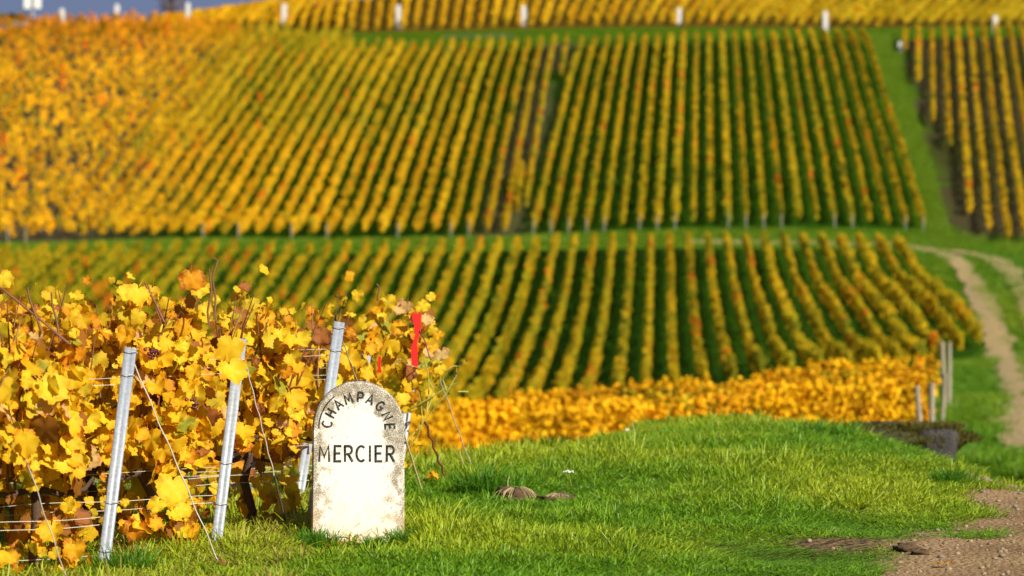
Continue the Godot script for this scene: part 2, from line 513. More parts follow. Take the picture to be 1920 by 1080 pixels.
# ---------------------------------------------------------------- leaves and grass
func vine_leaf(seed_: int) -> ArrayMesh:
	# a five lobed vine leaf of width 1 hanging from its stalk at the origin; its face looks to +z
	var r := RandomNumberGenerator.new()
	r.seed = seed_
	var deg := [0.0, 26.0, 52.0, 80.0, 108.0, 138.0, 165.0, 180.0]
	var rad := [0.56, 0.44, 0.53, 0.43, 0.51, 0.46, 0.42, 0.24]
	var n := 34
	var mid := Vector2(0.0, -0.42)
	var fold := r.randf_range(-0.15, 0.6)
	var droop := r.randf_range(-0.35, 0.9)
	var twist := r.randf_range(-0.6, 0.6)
	var wave := r.randf_range(0.03, 0.09)
	var ph := r.randf() * TAU
	var lift := func(p: Vector2, edge: float) -> Vector3:
		var q := p + Vector2(0.0, 0.0)
		var z := fold * absf(q.x) - droop * q.y * q.y + twist * q.x * q.y
		z += wave * edge * sin(atan2(q.x, -q.y - 0.42) * 5.0 + ph)
		return Vector3(q.x, q.y * (1.0 - 0.15 * absf(droop)), z)
	var outer := []
	for i in n:
		var a := 360.0 * i / n
		var s := a if a <= 180.0 else 360.0 - a
		var k := 0
		while k < 6 and s > deg[k + 1]:
			k += 1
		var rr := lerpf(rad[k], rad[k + 1], (s - deg[k]) / (deg[k + 1] - deg[k]))
		rr *= 1.0 + (0.065 if i % 2 == 0 else -0.06) * r.randf_range(0.5, 1.4)
		outer.append(mid + Vector2(sin(deg_to_rad(a)), -cos(deg_to_rad(a))) * rr)
	var inner := []
	for i in n / 2:
		inner.append(mid.lerp(outer[i * 2], 0.55))
	var st := tool()
	st.set_smooth_group(1)
	var put := func(p: Vector2, edge: float) -> void:
		st.set_uv(Vector2(p.x * 0.98 + 0.5, -p.y * 0.94 + 0.04))
		st.add_vertex(lift.call(p, edge))
	var m := n / 2
	for i in m:
		var j := (i + 1) % m
		var o0: Vector2 = outer[i * 2]
		var o1: Vector2 = outer[i * 2 + 1]
		var o2: Vector2 = outer[(i * 2 + 2) % n]
		for q in [[mid, 0.0], [inner[i], 0.3], [inner[j], 0.3], [inner[i], 0.3], [o0, 1.0], [o1, 1.0], [inner[i], 0.3], [o1, 1.0], [inner[j], 0.3], [inner[j], 0.3], [o1, 1.0], [o2, 1.0]]:
			put.call(q[0], q[1])
	for q in [Vector3(-0.018, -0.05, 0.0), Vector3(0.018, -0.05, 0.0), Vector3(0.10, 0.42, -0.14)]:   # stalk
		st.set_uv(Vector2(0.02, 0.02))
		st.add_vertex(q)
	return done(st)

func leaf_clump(seed_: int, count: int, size: float, reach: float) -> ArrayMesh:
	# a spray of small leaves for vines seen from afar
	var r := RandomNumberGenerator.new()
	r.seed = seed_
	var st := tool()
	for i in count:
		var p := Vector3(r.randfn(0, 0.45), r.randfn(0, 0.45), r.randfn(0, 0.45)) * reach
		var n := Vector3(r.randf_range(-1, 1), r.randf_range(-0.3, 1), r.randf_range(-1, 1)).normalized()
		var x := n.cross(Vector3(r.randf_range(-0.5, 0.5), 1, r.randf_range(-0.5, 0.5))).normalized() * size * r.randf_range(0.35, 0.6)
		var y := n.cross(x).normalized() * size * r.randf_range(0.4, 0.65)
		var k := r.randf_range(0.78, 1.2)
		st.set_color(Color(k, k * r.randf_range(0.85, 1.08), k))
		quad(st, p - y * 1.1, p - x + n * size * 0.1, p + y, p + x + n * size * 0.1)
	return done(st)

func grass_tuft(seed_: int, count: int, tall: float, spread: float, wide: float) -> ArrayMesh:
	var r := RandomNumberGenerator.new()
	r.seed = seed_
	var st := tool()
	st.set_smooth_group(1)
	for i in count:
		var a := r.randf() * TAU
		var out := Vector3(cos(a), 0, sin(a))
		var p := out * spread * sqrt(r.randf())
		var h := tall * r.randf_range(0.45, 1.0)
		var lean := r.randf_range(0.15, 1.0) * h
		var way := Vector3(cos(a + r.randf_range(-0.9, 0.9)), 0, sin(a + r.randf_range(-0.9, 0.9)))
		var face := r.randf() * TAU
		var side := Vector3(cos(face), 0, sin(face)) * wide * r.randf_range(0.7, 1.2)
		var c := Color(1, 1, 1)
		var k := r.randf()
		if k < 0.10:
			c = Color(2.4, 1.25, 4.0)        # dry straw coloured blades
		elif k < 0.35:
			c = Color(1.45, 1.15, 0.9)
		else:
			var s := r.randf_range(0.75, 1.15)
			c = Color(s, s, s)
		st.set_color(c)
		var q := [p, p + way * lean * 0.22 + Vector3.UP * h * 0.5, p + way * lean * 0.62 + Vector3.UP * h * 0.85, p + way * lean + Vector3.UP * h * r.randf_range(0.75, 1.0)]
		quad(st, q[0] - side * 0.8, q[0] + side * 0.8, q[1] + side, q[1] - side)
		quad(st, q[1] - side, q[1] + side, q[2] + side * 0.7, q[2] - side * 0.7)
		for v in [q[2] - side * 0.7, q[2] + side * 0.7, q[3]]:
			st.add_vertex(v)
	return done(st)


# ---------------------------------------------------------------- far vines
var clumps := []
var post_mesh: ArrayMesh

func leaf_tone(kind: String, x: float, d: float, k: float) -> Color:
	var olive := Color(0.31, 0.285, 0.005)
	var gold := Color(0.72, 0.42, 0.004)
	var amber := Color(0.68, 0.27, 0.004)
	var green := Color(0.15, 0.19, 0.008)
	var rust := Color(0.42, 0.12, 0.006)
	var n := noise.get_noise_2d(x * 2.2, d * 1.3) * 0.5 + 0.5
	var c := olive.lerp(gold, clampf(n * 0.8 + k * 0.45 - 0.32, 0.0, 1.0))
	match kind:
		"upper":
			var golden := smooth(-20.0, -30.0, x)
			golden = maxf(golden, 0.8 * smooth(10.0, -16.0, x) * smooth(222.0, 196.0, d))
			c = c.lerp(gold.lerp(amber, 0.05 + 0.4 * k * k), golden * 0.9)
			c = c.lerp(rust.lerp(amber, k), smooth(228.0, 254.0, d) * smooth(-18.0, -34.0, x) * 0.8)
		"lower":
			c = c.lerp(olive.lerp(green, 0.3 * k), 0.3 * smooth(-4.0, -18.0, x))
		"dip":
			c = gold.lerp(amber, clampf(-0.08 + n * 0.5 + (k - 0.5) * 0.8, 0.0, 1.0))
		"top":
			c = gold.lerp(olive, clampf(0.15 + 0.45 * smooth(-5.0, 40.0, x) + (k - 0.5) * 0.4, 0.0, 1.0))
		"soil":
			c = olive.lerp(gold, 0.35 + 0.4 * k)
	if k > (0.985 if kind == "dip" else 0.965):
		c = c.lerp(Color(0.62, 0.13, 0.006), 0.7)
	elif k < 0.10:
		c = c.lerp(green, 0.6)
	return c

func vine_hedge(a: Vector2, b: Vector2, kind: String, label: String, group: String, per_m: float, size: float, posts: int, tall := 1.15) -> void:
	# one trained row of vines from a to b (x, distance); the foliage is laid along the ground, vine by vine
	var root := thing("vine_hedge", label, "vine hedge", at(a.x, a.y), group)
	var along := (b - a).normalized()
	var length := a.distance_to(b)
	var over := Vector2(along.y, -along.x)
	var sparse := kind == "upper" and a.x < -16.0
	var places := []
	var tints := PackedColorArray()
	var s := 0.0
	while s < length:
		var mid := a + along * (s + 0.5)
		var k := rng.randf()
		var g0 := ground(mid.x, mid.y)
		var slope := (ground(mid.x + along.x, mid.y + along.y) - g0)
		var tone := leaf_tone(kind, mid.x, mid.y, k)
		var loose := smooth(-22.0, -32.0, mid.x) if kind == "upper" else 0.0
		var shade := lerpf(rng.randf_range(0.86, 1.1), rng.randf_range(0.72, 1.4), 0.6 if kind == "dip" else loose)
		tone = Color(tone.r * shade, tone.g * shade, tone.b * shade)
		var vigour := rng.randf_range(0.82, 1.12) + (rng.randf_range(0.0, 0.4) * smooth(244.0, 256.0, mid.y) if kind == "upper" else 0.0)
		if rng.randf() < (0.16 if kind == "dip" else 0.05 + 0.08 * loose):
			vigour *= 0.45
		if loose > 0.0 and rng.randf() < loose * lerpf(0.30, 0.06, smooth(190.0, 232.0, mid.y)):
			s += 1.0
			continue
		var count := int(per_m * (1.0 - 0.34 * loose) * (vigour + 0.1) + rng.randf())
		for i in count:
			var t := rng.randf_range(-0.5, 0.5) if loose < 0.3 else clampf(rng.randfn(0.0, 0.16), -0.42, 0.42)
			if s + 0.5 + t > length:
				continue
			var side := clampf(rng.randfn(0.0, 0.052 + 0.05 * loose), -0.22, 0.22)
			var up := 0.30 + (tall - 0.30) * pow(rng.randf(), 0.75) * vigour
			var q := mid + along * t + over * side
			var p := Vector3(q.x, g0 + slope * t + up, -q.y) - root.position
			var sc := size * rng.randf_range(0.75, 1.2)
			places.append(Transform3D(Basis(Vector3.UP, rng.randf() * TAU).scaled(Vector3.ONE * sc), p))
			var v := rng.randf_range(0.82, 1.15)
			tints.append(Color(tone.r * v, tone.g * v * rng.randf_range(0.92, 1.06), tone.b * v))
		s += 1.0
	if places.is_empty():
		places.append(Transform3D(Basis.IDENTITY, Vector3(0, 0.6, 0)))
		tints.append(leaf_tone(kind, a.x, a.y, 0.5))
	many("foliage", clumps[rng.randi() % clumps.size()], M.far_leaf, places, tints, root)
	if posts > 0 and rng.randf() < (0.2 if a.x > 0.0 else 0.5):
		posts = 0
	for e in posts:
		var f := a - along * 0.35 if e == 0 else b + along * 0.3
		var lean := Vector3(-along.x, 0, along.y) * (0.18 if e == 0 else -0.18)
		var basis := Basis(Vector3(1, 0, 0), Vector3(lean.x, 1, lean.z), Vector3(0, 0, 1))
		part("end_post", post_mesh, M.far_post, root, Transform3D(basis, Vector3(f.x, ground(f.x, f.y) - 0.1, -f.y) - root.position))


# ---------------------------------------------------------------- trellised vines beside the stone
var leaf_shapes := []
var row_way := Vector2(-0.906, -0.423)          # the near rows run left and towards us (x, distance)

func near_vine(end: Vector2, t: float, label: String, singles: int, rest: int, half: float, top: float, past: float, thin := 1.0, low := 0.3) -> Node3D:
	var foot_ := end + row_way * t
	var root := thing("grapevine", label, "grapevine", at(foot_.x, foot_.y), "grapevines on the near trellis")
	var along := Vector3(row_way.x, 0, -row_way.y)
	var out := Vector3(along.z * 1.0, 0, -along.x).normalized()
	if out.z < 0.0:
		out = -out
	# trunk, the arm tied along the wire, and the upright canes
	var bend := rng.randf_range(-0.05, 0.05)
	var head := Vector3(bend, 0.40, rng.randf_range(-0.03, 0.03))
	part("trunk", rod([Vector3(-bend, -0.06, 0), Vector3(bend * 1.5, 0.12, 0.015), Vector3(-bend * 0.4, 0.27, -0.01), head], [0.026, 0.021, 0.023, 0.018], 8), M.bark, root)
	for s in [1.0, -1.0]:
		var arm := [head]
		for i in range(1, 5):
			arm.append(head + along * (maxf(s * half * 0.24 * i, 0.02 - t)) + Vector3(0, 0.035 * sin(i * 1.7 + t * 9.0), rng.randf_range(-0.012, 0.012)))
		part("arm", rod(arm, [0.016, 0.014, 0.011, 0.010, 0.007], 7), M.bark, root)
	for i in 12:
		var f := rng.randf_range(maxf(-half, 0.04 - t), half) * 0.95
		var p0 := head + along * f + Vector3(0, rng.randf_range(-0.02, 0.03), 0)
		var tip := rng.randf_range(0.82, 1.06) * top
		var drift := along * rng.randf_range(-0.16, 0.16) + out * (rng.randf_range(-0.06, 0.10) if i % 3 else rng.randf_range(0.14, 0.24))
		var pts := []
		for k in 6:
			var q := k / 5.0
			pts.append(p0 + drift * q * q + Vector3(0, (tip - p0.y) * q, 0) + Vector3(rng.randf_range(-1, 1), 0, rng.randf_range(-1, 1)) * 0.012)
		part("cane", rod(pts, [0.0064, 0.006, 0.0055, 0.005, 0.004, 0.002], 5), M.cane if rng.randf() < 0.75 else M.cane_pale, root)
	# leaves: the ones turned to us singly, the rest joined
	var places := []
	var tints := PackedColorArray()
	for i in singles + rest:
		var single := i < singles
		var f := rng.randf_range(-half, half) + rng.randfn(0.0, 0.06)
		f = absf(f + t - past) - t + past
		var q := rng.randf()
		var here := top * (0.93 + 0.30 * noise.get_noise_2d((foot_.x - f * 0.9) * 190.0, foot_.y * 40.0))
		var y := lerpf(low, here, pow(q, 0.8)) + rng.randfn(0.0, 0.035)
		if rng.randf() < 0.03:
			y = here + rng.randf_range(0.0, 0.12)
		if q < 0.11:
			y = rng.randf_range(0.06, low)
		var depth := rng.randf_range(0.02, 0.17) if single else rng.randf_range(-0.2, 0.06)
		if f + t < 0.12 and past > 0.0:
			depth = minf(depth, 0.0)
		depth *= 0.6 + 0.5 * sin(clampf((y - 0.2) / top, 0.0, 1.0) * PI)
		var p := along * f + out * depth + Vector3(0, y, 0)
		var n := (out * rng.randf_range(0.25, 1.2) * (1.0 if single or rng.randf() < 0.6 else -1.0) + Vector3.UP * rng.randf_range(-0.15, 0.75) + along * rng.randfn(0.0, 0.75)).normalized()
		var hang := (Vector3.UP + along * rng.randfn(0.0, 0.7) + out * rng.randfn(0.0, 0.35))
		hang = (hang - n * hang.dot(n)).normalized()
		var size := (0.044 + 0.080 * pow(rng.randf(), 1.6)) * (0.8 if y > top * 0.92 else 1.0) * thin
		var basis := Basis(hang.cross(n), hang, n).scaled_local(Vector3.ONE * size)
		var shape: ArrayMesh = leaf_shapes[rng.randi() % leaf_shapes.size()]
		var pick := rng.randf()
		var m := 0
		if pick < 0.33: m = 0
		elif pick < 0.66: m = 1
		elif pick < 0.77: m = 2
		elif pick < 0.87: m = 3
		elif pick < 0.915: m = 4
		elif pick < 0.955: m = 5
		elif pick < 0.98: m = 6
		else: m = 7
		if y > top * 0.82 and rng.randf() < 0.12:
			m = 4 if rng.randf() < 0.7 else 6
		if y < 0.22 and rng.randf() < 0.5:
			m = 2 if rng.randf() < 0.6 else 4
		if single:
			part("leaf", shape, M.leaves[m], root, Transform3D(basis, p))
		else:
			places.append(Transform3D(basis, p))
			var k := rng.randf_range(0.8, 1.0)
			var c: Color = [Color(1, 1, 1), Color(1, 1.05, 1), Color(0.9, 0.75, 1), Color(0.75, 0.95, 1), Color(0.45, 0.28, 1)][mini(rng.randi() % 9, 4) if rng.randf() < 0.6 else 0]
			tints.append(Color(c.r * k, c.g * k, c.b * k))
	many("leaves", leaf_shapes[0], M.leaves[0], places, tints, root)
	return root


# ---------------------------------------------------------------- lettering
func arc(c: Vector2, r: Vector2, from: float, to: float, n := 9) -> Array:
	var pts := []
	for i in n:
		var a := deg_to_rad(lerpf(from, to, i / float(n - 1)))
		pts.append(c + Vector2(cos(a) * r.x, sin(a) * r.y))
	return pts

func strokes(ch: String) -> Array:      # in a box 1 high, origin at the middle of the foot line
	match ch:
		"C": return [arc(Vector2(0.05, 0.5), Vector2(0.37, 0.5), 55, 305, 13)]
		"H": return [[Vector2(-0.3, 0), Vector2(-0.3, 1)], [Vector2(0.3, 0), Vector2(0.3, 1)], [Vector2(-0.3, 0.5), Vector2(0.3, 0.5)]]
		"A": return [[Vector2(-0.36, 0), Vector2(0, 1), Vector2(0.36, 0)], [Vector2(-0.24, 0.33), Vector2(0.24, 0.33)]]
		"M": return [[Vector2(-0.40, 0), Vector2(-0.34, 1), Vector2(0, 0.30), Vector2(0.34, 1), Vector2(0.40, 0)]]
		"P": return [[Vector2(-0.28, 0), Vector2(-0.28, 1)], [Vector2(-0.28, 1), Vector2(0.05, 1)] + arc(Vector2(0.05, 0.72), Vector2(0.26, 0.28), 80, -80, 8) + [Vector2(0.05, 0.44), Vector2(-0.28, 0.44)]]
		"G": return [arc(Vector2(0.05, 0.5), Vector2(0.37, 0.5), 52, 330, 14) + [Vector2(0.37, 0.44), Vector2(0.1, 0.44)]]
		"N": return [[Vector2(-0.3, 0), Vector2(-0.3, 1), Vector2(0.3, 0), Vector2(0.3, 1)]]
		"E": return [[Vector2(0.28, 1), Vector2(-0.24, 1), Vector2(-0.24, 0), Vector2(0.28, 0)], [Vector2(-0.24, 0.52), Vector2(0.2, 0.52)]]
		"R": return [[Vector2(-0.30, 0), Vector2(-0.30, 1)], [Vector2(-0.30, 1), Vector2(0.03, 1)] + arc(Vector2(0.03, 0.74), Vector2(0.27, 0.26), 80, -80, 8) + [Vector2(0.03, 0.48), Vector2(-0.30, 0.48)], [Vector2(-0.02, 0.48), Vector2(0.33, 0)]]
		"I": return [[Vector2(0, 0), Vector2(0, 1)]]
	return []

func ribbon(st: SurfaceTool, pts: Array, wide: float, z: float) -> void:
	var sides := []
	for i in pts.size():
		var a: Vector2 = (pts[i] - pts[maxi(i - 1, 0)]).normalized() if i > 0 else (pts[1] - pts[0]).normalized()
		var b: Vector2 = (pts[mini(i + 1, pts.size() - 1)] - pts[i]).normalized() if i < pts.size() - 1 else a
		var m := (Vector2(-a.y, a.x) + Vector2(-b.y, b.x)).normalized()
		var k: float = 1.0 / maxf(0.55, m.dot(Vector2(-a.y, a.x)))
		var e := Vector2.ZERO
		if i == 0:
			e = -a * wide * 0.25
		elif i == pts.size() - 1:
			e = a * wide * 0.25
		var w := wide * 0.5 * rng.randf_range(0.86, 1.1)
		sides.append([pts[i] + e + m * k * w, pts[i] + e - m * k * w])
	for i in sides.size() - 1:
		var q := [sides[i][0], sides[i + 1][0], sides[i + 1][1], sides[i][1]]
		var top := []
		var foot_ := []
		for p in q:
			top.append(Vector3(p.x, p.y, z))
			foot_.append(Vector3(p.x, p.y, -0.001))
		quad(st, top[0], top[1], top[2], top[3])
		quad(st, top[1], top[0], foot_[0], foot_[1])
		quad(st, top[3], top[2], foot_[2], foot_[3])

func letter(ch: String, size: Vector2, wide: float) -> ArrayMesh:
	var st := tool()
	var z := 0.0008
	for s in strokes(ch):
		var pts := []
		for p in s:
			pts.append(p * size)
		ribbon(st, pts, wide, z)
		z += 0.0003
	return done(st)


# ---------------------------------------------------------------- ground sheets
func lines(stops: Array) -> PackedFloat32Array:     # [[from, step], ..., [to]]
	var out := PackedFloat32Array()
	for i in stops.size() - 1:
		var x: float = stops[i][0]
		while x < stops[i + 1][0] - stops[i][1] * 0.3:
			out.append(x)
			x += stops[i][1]
	out.append(stops[-1][0])
	return out

func ground_color(x: float, d: float) -> Color:
	var turf := Color(0.085, 0.155, 0.012)
	var meadow := Color(0.085, 0.215, 0.005)
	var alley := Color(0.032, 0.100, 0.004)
	var soil := Color(0.155, 0.105, 0.072)
	var n := noise.get_noise_2d(x * 3.0, d * 2.0) * 0.5 + 0.5
	if d < 27.0:
		var c := turf.lerp(Color(0.10, 0.10, 0.022), n * 0.5)
		c = c.lerp(Color(0.24, 0.19, 0.07), (0.4 + 0.5 * n) * smooth(-0.85, -1.1, x))
		return c.lerp(Color(0.27, 0.18, 0.10), bare(x, d) * 0.9)
	var c2 := meadow.lerp(Color(0.11, 0.15, 0.012), n * 0.6)
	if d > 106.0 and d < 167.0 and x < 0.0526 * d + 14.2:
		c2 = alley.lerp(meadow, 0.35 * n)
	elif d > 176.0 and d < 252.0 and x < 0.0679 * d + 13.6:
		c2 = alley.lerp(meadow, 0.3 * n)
		var wedge := smooth(2.4, 0.6, absf(x - (0.0679 * d - 12.9))) * smooth(0.3, 0.55, n + 0.12 * sin(d * 0.16))
		c2 = c2.lerp(soil.lerp(meadow, 0.2), wedge * 0.85)
		c2 = c2.lerp(soil.lerp(Color(0.12, 0.10, 0.05), n), smooth(-19.0, -29.0, x) * 0.85)
	elif d > 174.0 and d < 244.0 and x > 27.6 + (d - 180.0) * 0.082 + 0.8 * noise.get_noise_2d(x * 8.0, d * 5.0):
		c2 = soil.lerp(Color(0.07, 0.085, 0.015), clampf(n * 1.3, 0.0, 0.9))
	elif d > 262.0:
		c2 = Color(0.26, 0.17, 0.02).lerp(meadow, smooth(267.0, 264.0, d))
	elif d > 44.0 and d < 62.0 and x < 8.0:
		c2 = Color(0.09, 0.09, 0.02)
	if d > 26.0 and d < 48.0 and x > 3.0:
		c2 = c2.lerp(soil * 0.8, 0.5 * smooth(0.5, 0.8, n))
	return c2

func make_ground() -> void:
	var xs := lines([[-900.0, 100.0], [-200.0, 20.0], [-80.0, 1.4], [-6.0, 0.25], [-3.2, 0.08], [4.6, 0.25], [8.0, 1.2], [70.0, 20.0], [210.0, 100.0], [910.0]])
	var ds := lines([[-60.0, 12.0], [0.0, 2.0], [10.0, 0.10], [23.0, 0.4], [50.0, 1.2], [340.0, 4.0], [400.0, 40.0], [1000.0, 300.0], [3400.0]])
	var nx := xs.size()
	var nd := ds.size()
	var v := PackedVector3Array()
	var nor := PackedVector3Array()
	var col := PackedColorArray()
	var road := PackedFloat32Array()
	v.resize(nx * nd)
	nor.resize(nx * nd)
	col.resize(nx * nd)
	road.resize(nx * nd)
	for j in nd:
		for i in nx:
			v[j * nx + i] = Vector3(xs[i], ground(xs[i], ds[j]), -ds[j])
	for j in nd:
		for i in nx:
			var k := j * nx + i
			var ex := v[j * nx + mini(i + 1, nx - 1)] - v[j * nx + maxi(i - 1, 0)]
			var ed := v[mini(j + 1, nd - 1) * nx + i] - v[maxi(j - 1, 0) * nx + i]
			nor[k] = ex.cross(ed).normalized()
			var p := near_path(xs[i], ds[j])
			road[k] = p
			var n := fine.get_noise_2d(xs[i] * 60.0, ds[j] * 60.0)
			var dirt := Color(0.55, 0.37, 0.19).lerp(Color(0.34, 0.215, 0.105), clampf(n + 0.35, 0.0, 1.0))
			col[k] = ground_color(xs[i], ds[j]).lerp(dirt, p)
	var sheets := [PackedInt32Array(), PackedInt32Array()]
	for j in nd - 1:
		for i in nx - 1:
			var a := j * nx + i
			var which := 1 if road[a] + road[a + 1] + road[a + nx] + road[a + nx + 1] > 2.0 else 0
			var s: PackedInt32Array = sheets[which]
			for q in [a + nx, a + nx + 1, a + 1, a + nx, a + 1, a]:
				s.append(q)
			sheets[which] = s
	for which in 2:
		var arr := []
		arr.resize(Mesh.ARRAY_MAX)
		arr[Mesh.ARRAY_VERTEX] = v
		arr[Mesh.ARRAY_NORMAL] = nor
		arr[Mesh.ARRAY_COLOR] = col
		arr[Mesh.ARRAY_INDEX] = sheets[which]
		var mesh := ArrayMesh.new()
		mesh.add_surface_from_arrays(Mesh.PRIMITIVE_TRIANGLES, arr)
		structure(part(["ground", "dirt_path"][which], mesh, [M.ground, M.path][which], self))

func track(called: String, way: Array, wide: float, mat: Material, up: float) -> void:
	# a worn strip that follows the ground; way holds (x, distance) points
	var curve := Curve2D.new()
	for i in way.size():
		var t: Vector2 = (way[mini(i + 1, way.size() - 1)] - way[maxi(i - 1, 0)]) / 6.0
		curve.add_point(way[i], -t, t)
	var st := tool()
	st.set_smooth_group(1)
	var n := int(curve.get_baked_length() / 1.0) + 2
	var rows := []
	for i in n:
		var s := curve.get_baked_length() * i / (n - 1)
		var p := curve.sample_baked(s)
		var q := curve.sample_baked(minf(s + 0.4, curve.get_baked_length())) - curve.sample_baked(maxf(s - 0.4, 0.0))
		q = Vector2(-q.y, q.x).normalized()
		var row := []
		for k in 5:
			var edge := (k - 2) * 0.5 * wide * (0.5 + 0.55 * noise.get_noise_2d(s * 26.0 + k * 31.0, wide * 40.0) + (0.1 if k % 4 == 0 else 0.0))
			var e := p + q * edge * 1.6
			row.append(at(e.x, e.y, up + (0.02 if k == 2 else 0.0)))
		rows.append(row)
	for i in n - 1:
		for k in 4:
			quad(st, rows[i][k], rows[i + 1][k], rows[i + 1][k + 1], rows[i][k + 1])
	structure(part(called, done(st), mat, self))


# ---------------------------------------------------------------- the place
func _ready() -> void:
	rng.seed = 20241
	noise.seed = 12
	noise.frequency = 0.02
	noise.fractal_octaves = 4
	fine.seed = 34
	fine.frequency = 0.02
	fine.fractal_octaves = 3
	hills = PackedFloat32Array(survey)

	var cam := Camera3D.new()
	cam.name = "camera"
	cam.position = Vector3(0, EYE, 0)
	cam.rotation.x = -atan(50.0 / FOCAL)
	cam.near = 0.5
	cam.far = 5000.0
	var lens := CameraAttributesPhysical.new()
	lens.frustum_focal_length = 24.0 / 2.0 / (540.0 / FOCAL)
	lens.frustum_focus_distance = 13.4
	lens.exposure_aperture = 3.6
	lens.frustum_near = 0.5
	lens.frustum_far = 5000.0
	cam.attributes = lens
	add_child(cam)
	cam.fov = rad_to_deg(2.0 * atan(540.0 / FOCAL))

	var env := Environment.new()
	env.tonemap_mode = Environment.TONE_MAPPER_LINEAR
	env.tonemap_exposure = 1.68
	env.background_mode = Environment.BG_SKY
	var air := ProceduralSkyMaterial.new()
	air.sky_top_color = Color(0.36, 0.46, 0.66)
	air.sky_horizon_color = Color(0.53, 0.58, 0.70)
	air.sky_curve = 0.12
	air.ground_bottom_color = Color(0.16, 0.16, 0.10)
	air.ground_horizon_color = Color(0.45, 0.50, 0.60)
	air.sun_angle_max = 0.0
	air.sky_energy_multiplier = 0.72
	env.sky = Sky.new()
	env.sky.sky_material = air
	env.sdfgi_enabled = true
	env.ssao_enabled = true
	env.ssil_enabled = true
	var world := WorldEnvironment.new()
	world.name = "sky"
	world.environment = env
	add_child(world)
	var sun := DirectionalLight3D.new()
	sun.name = "sun"
	sun.light_energy = 1.6
	sun.light_color = Color(1.0, 0.955, 0.88)
	sun.light_angular_distance = 0.53
	sun.shadow_enabled = true
	add_child(sun)
	sun.look_at_from_position(Vector3(0.62, 0.58, 0.62) * 100.0, Vector3.ZERO)

	make_materials()
	make_ground()
	make_tracks()
	for i in 4:
		clumps.append(leaf_clump(100 + i, 10, 0.115, 0.115))
	var pst := tool()
	tube(pst, [Vector3(0, 0, 0), Vector3(0, 1.0, 0)], [0.042], 6)
	post_mesh = done(pst)
	make_vineyards()
	make_hilltop()
	make_near_rows()
	make_stone()
	make_grass()
	make_small_things()

func bear(u: float, d: float) -> Vector2:
	return Vector2((u - 960.0) / FOCAL * d, d)

func distance_of(u: float, v: float, from: float, to: float) -> float:   # where the ground is seen at that bearing
	var d := from
	while d < to:
		var g := foot(u, d)
		if 490.0 + (EYE - g.y) / d * FOCAL <= v:
			return d
		d += 0.25
	return to

func make_tracks() -> void:
	var left := [bear(1640, 171), bear(1712, 169.5), bear(1765, 166), bear(1802, 160), bear(1832, 147), bear(1856, 133), bear(1886, 115), bear(1912, 90), bear(1925, 65), bear(1932, 46)]
	track("dirt_track", left, 0.6, M.track, 0.05)
	track("dirt_track", [bear(1735, 169), bear(1810, 167), bear(1872, 162), bear(1908, 152), bear(1938, 138), bear(1972, 115), bear(1990, 90), bear(2010, 60)], 0.65, M.track, 0.05)
	track("dirt_track", [bear(1290, 170.5), bear(1420, 170), bear(1560, 170), bear(1700, 169.8)], 0.7, M.track, 0.04)
	track("gravel_road", [bear(830, 260.5), bear(890, 260.5), bear(965, 260)], 0.3, M.road, 0.05)

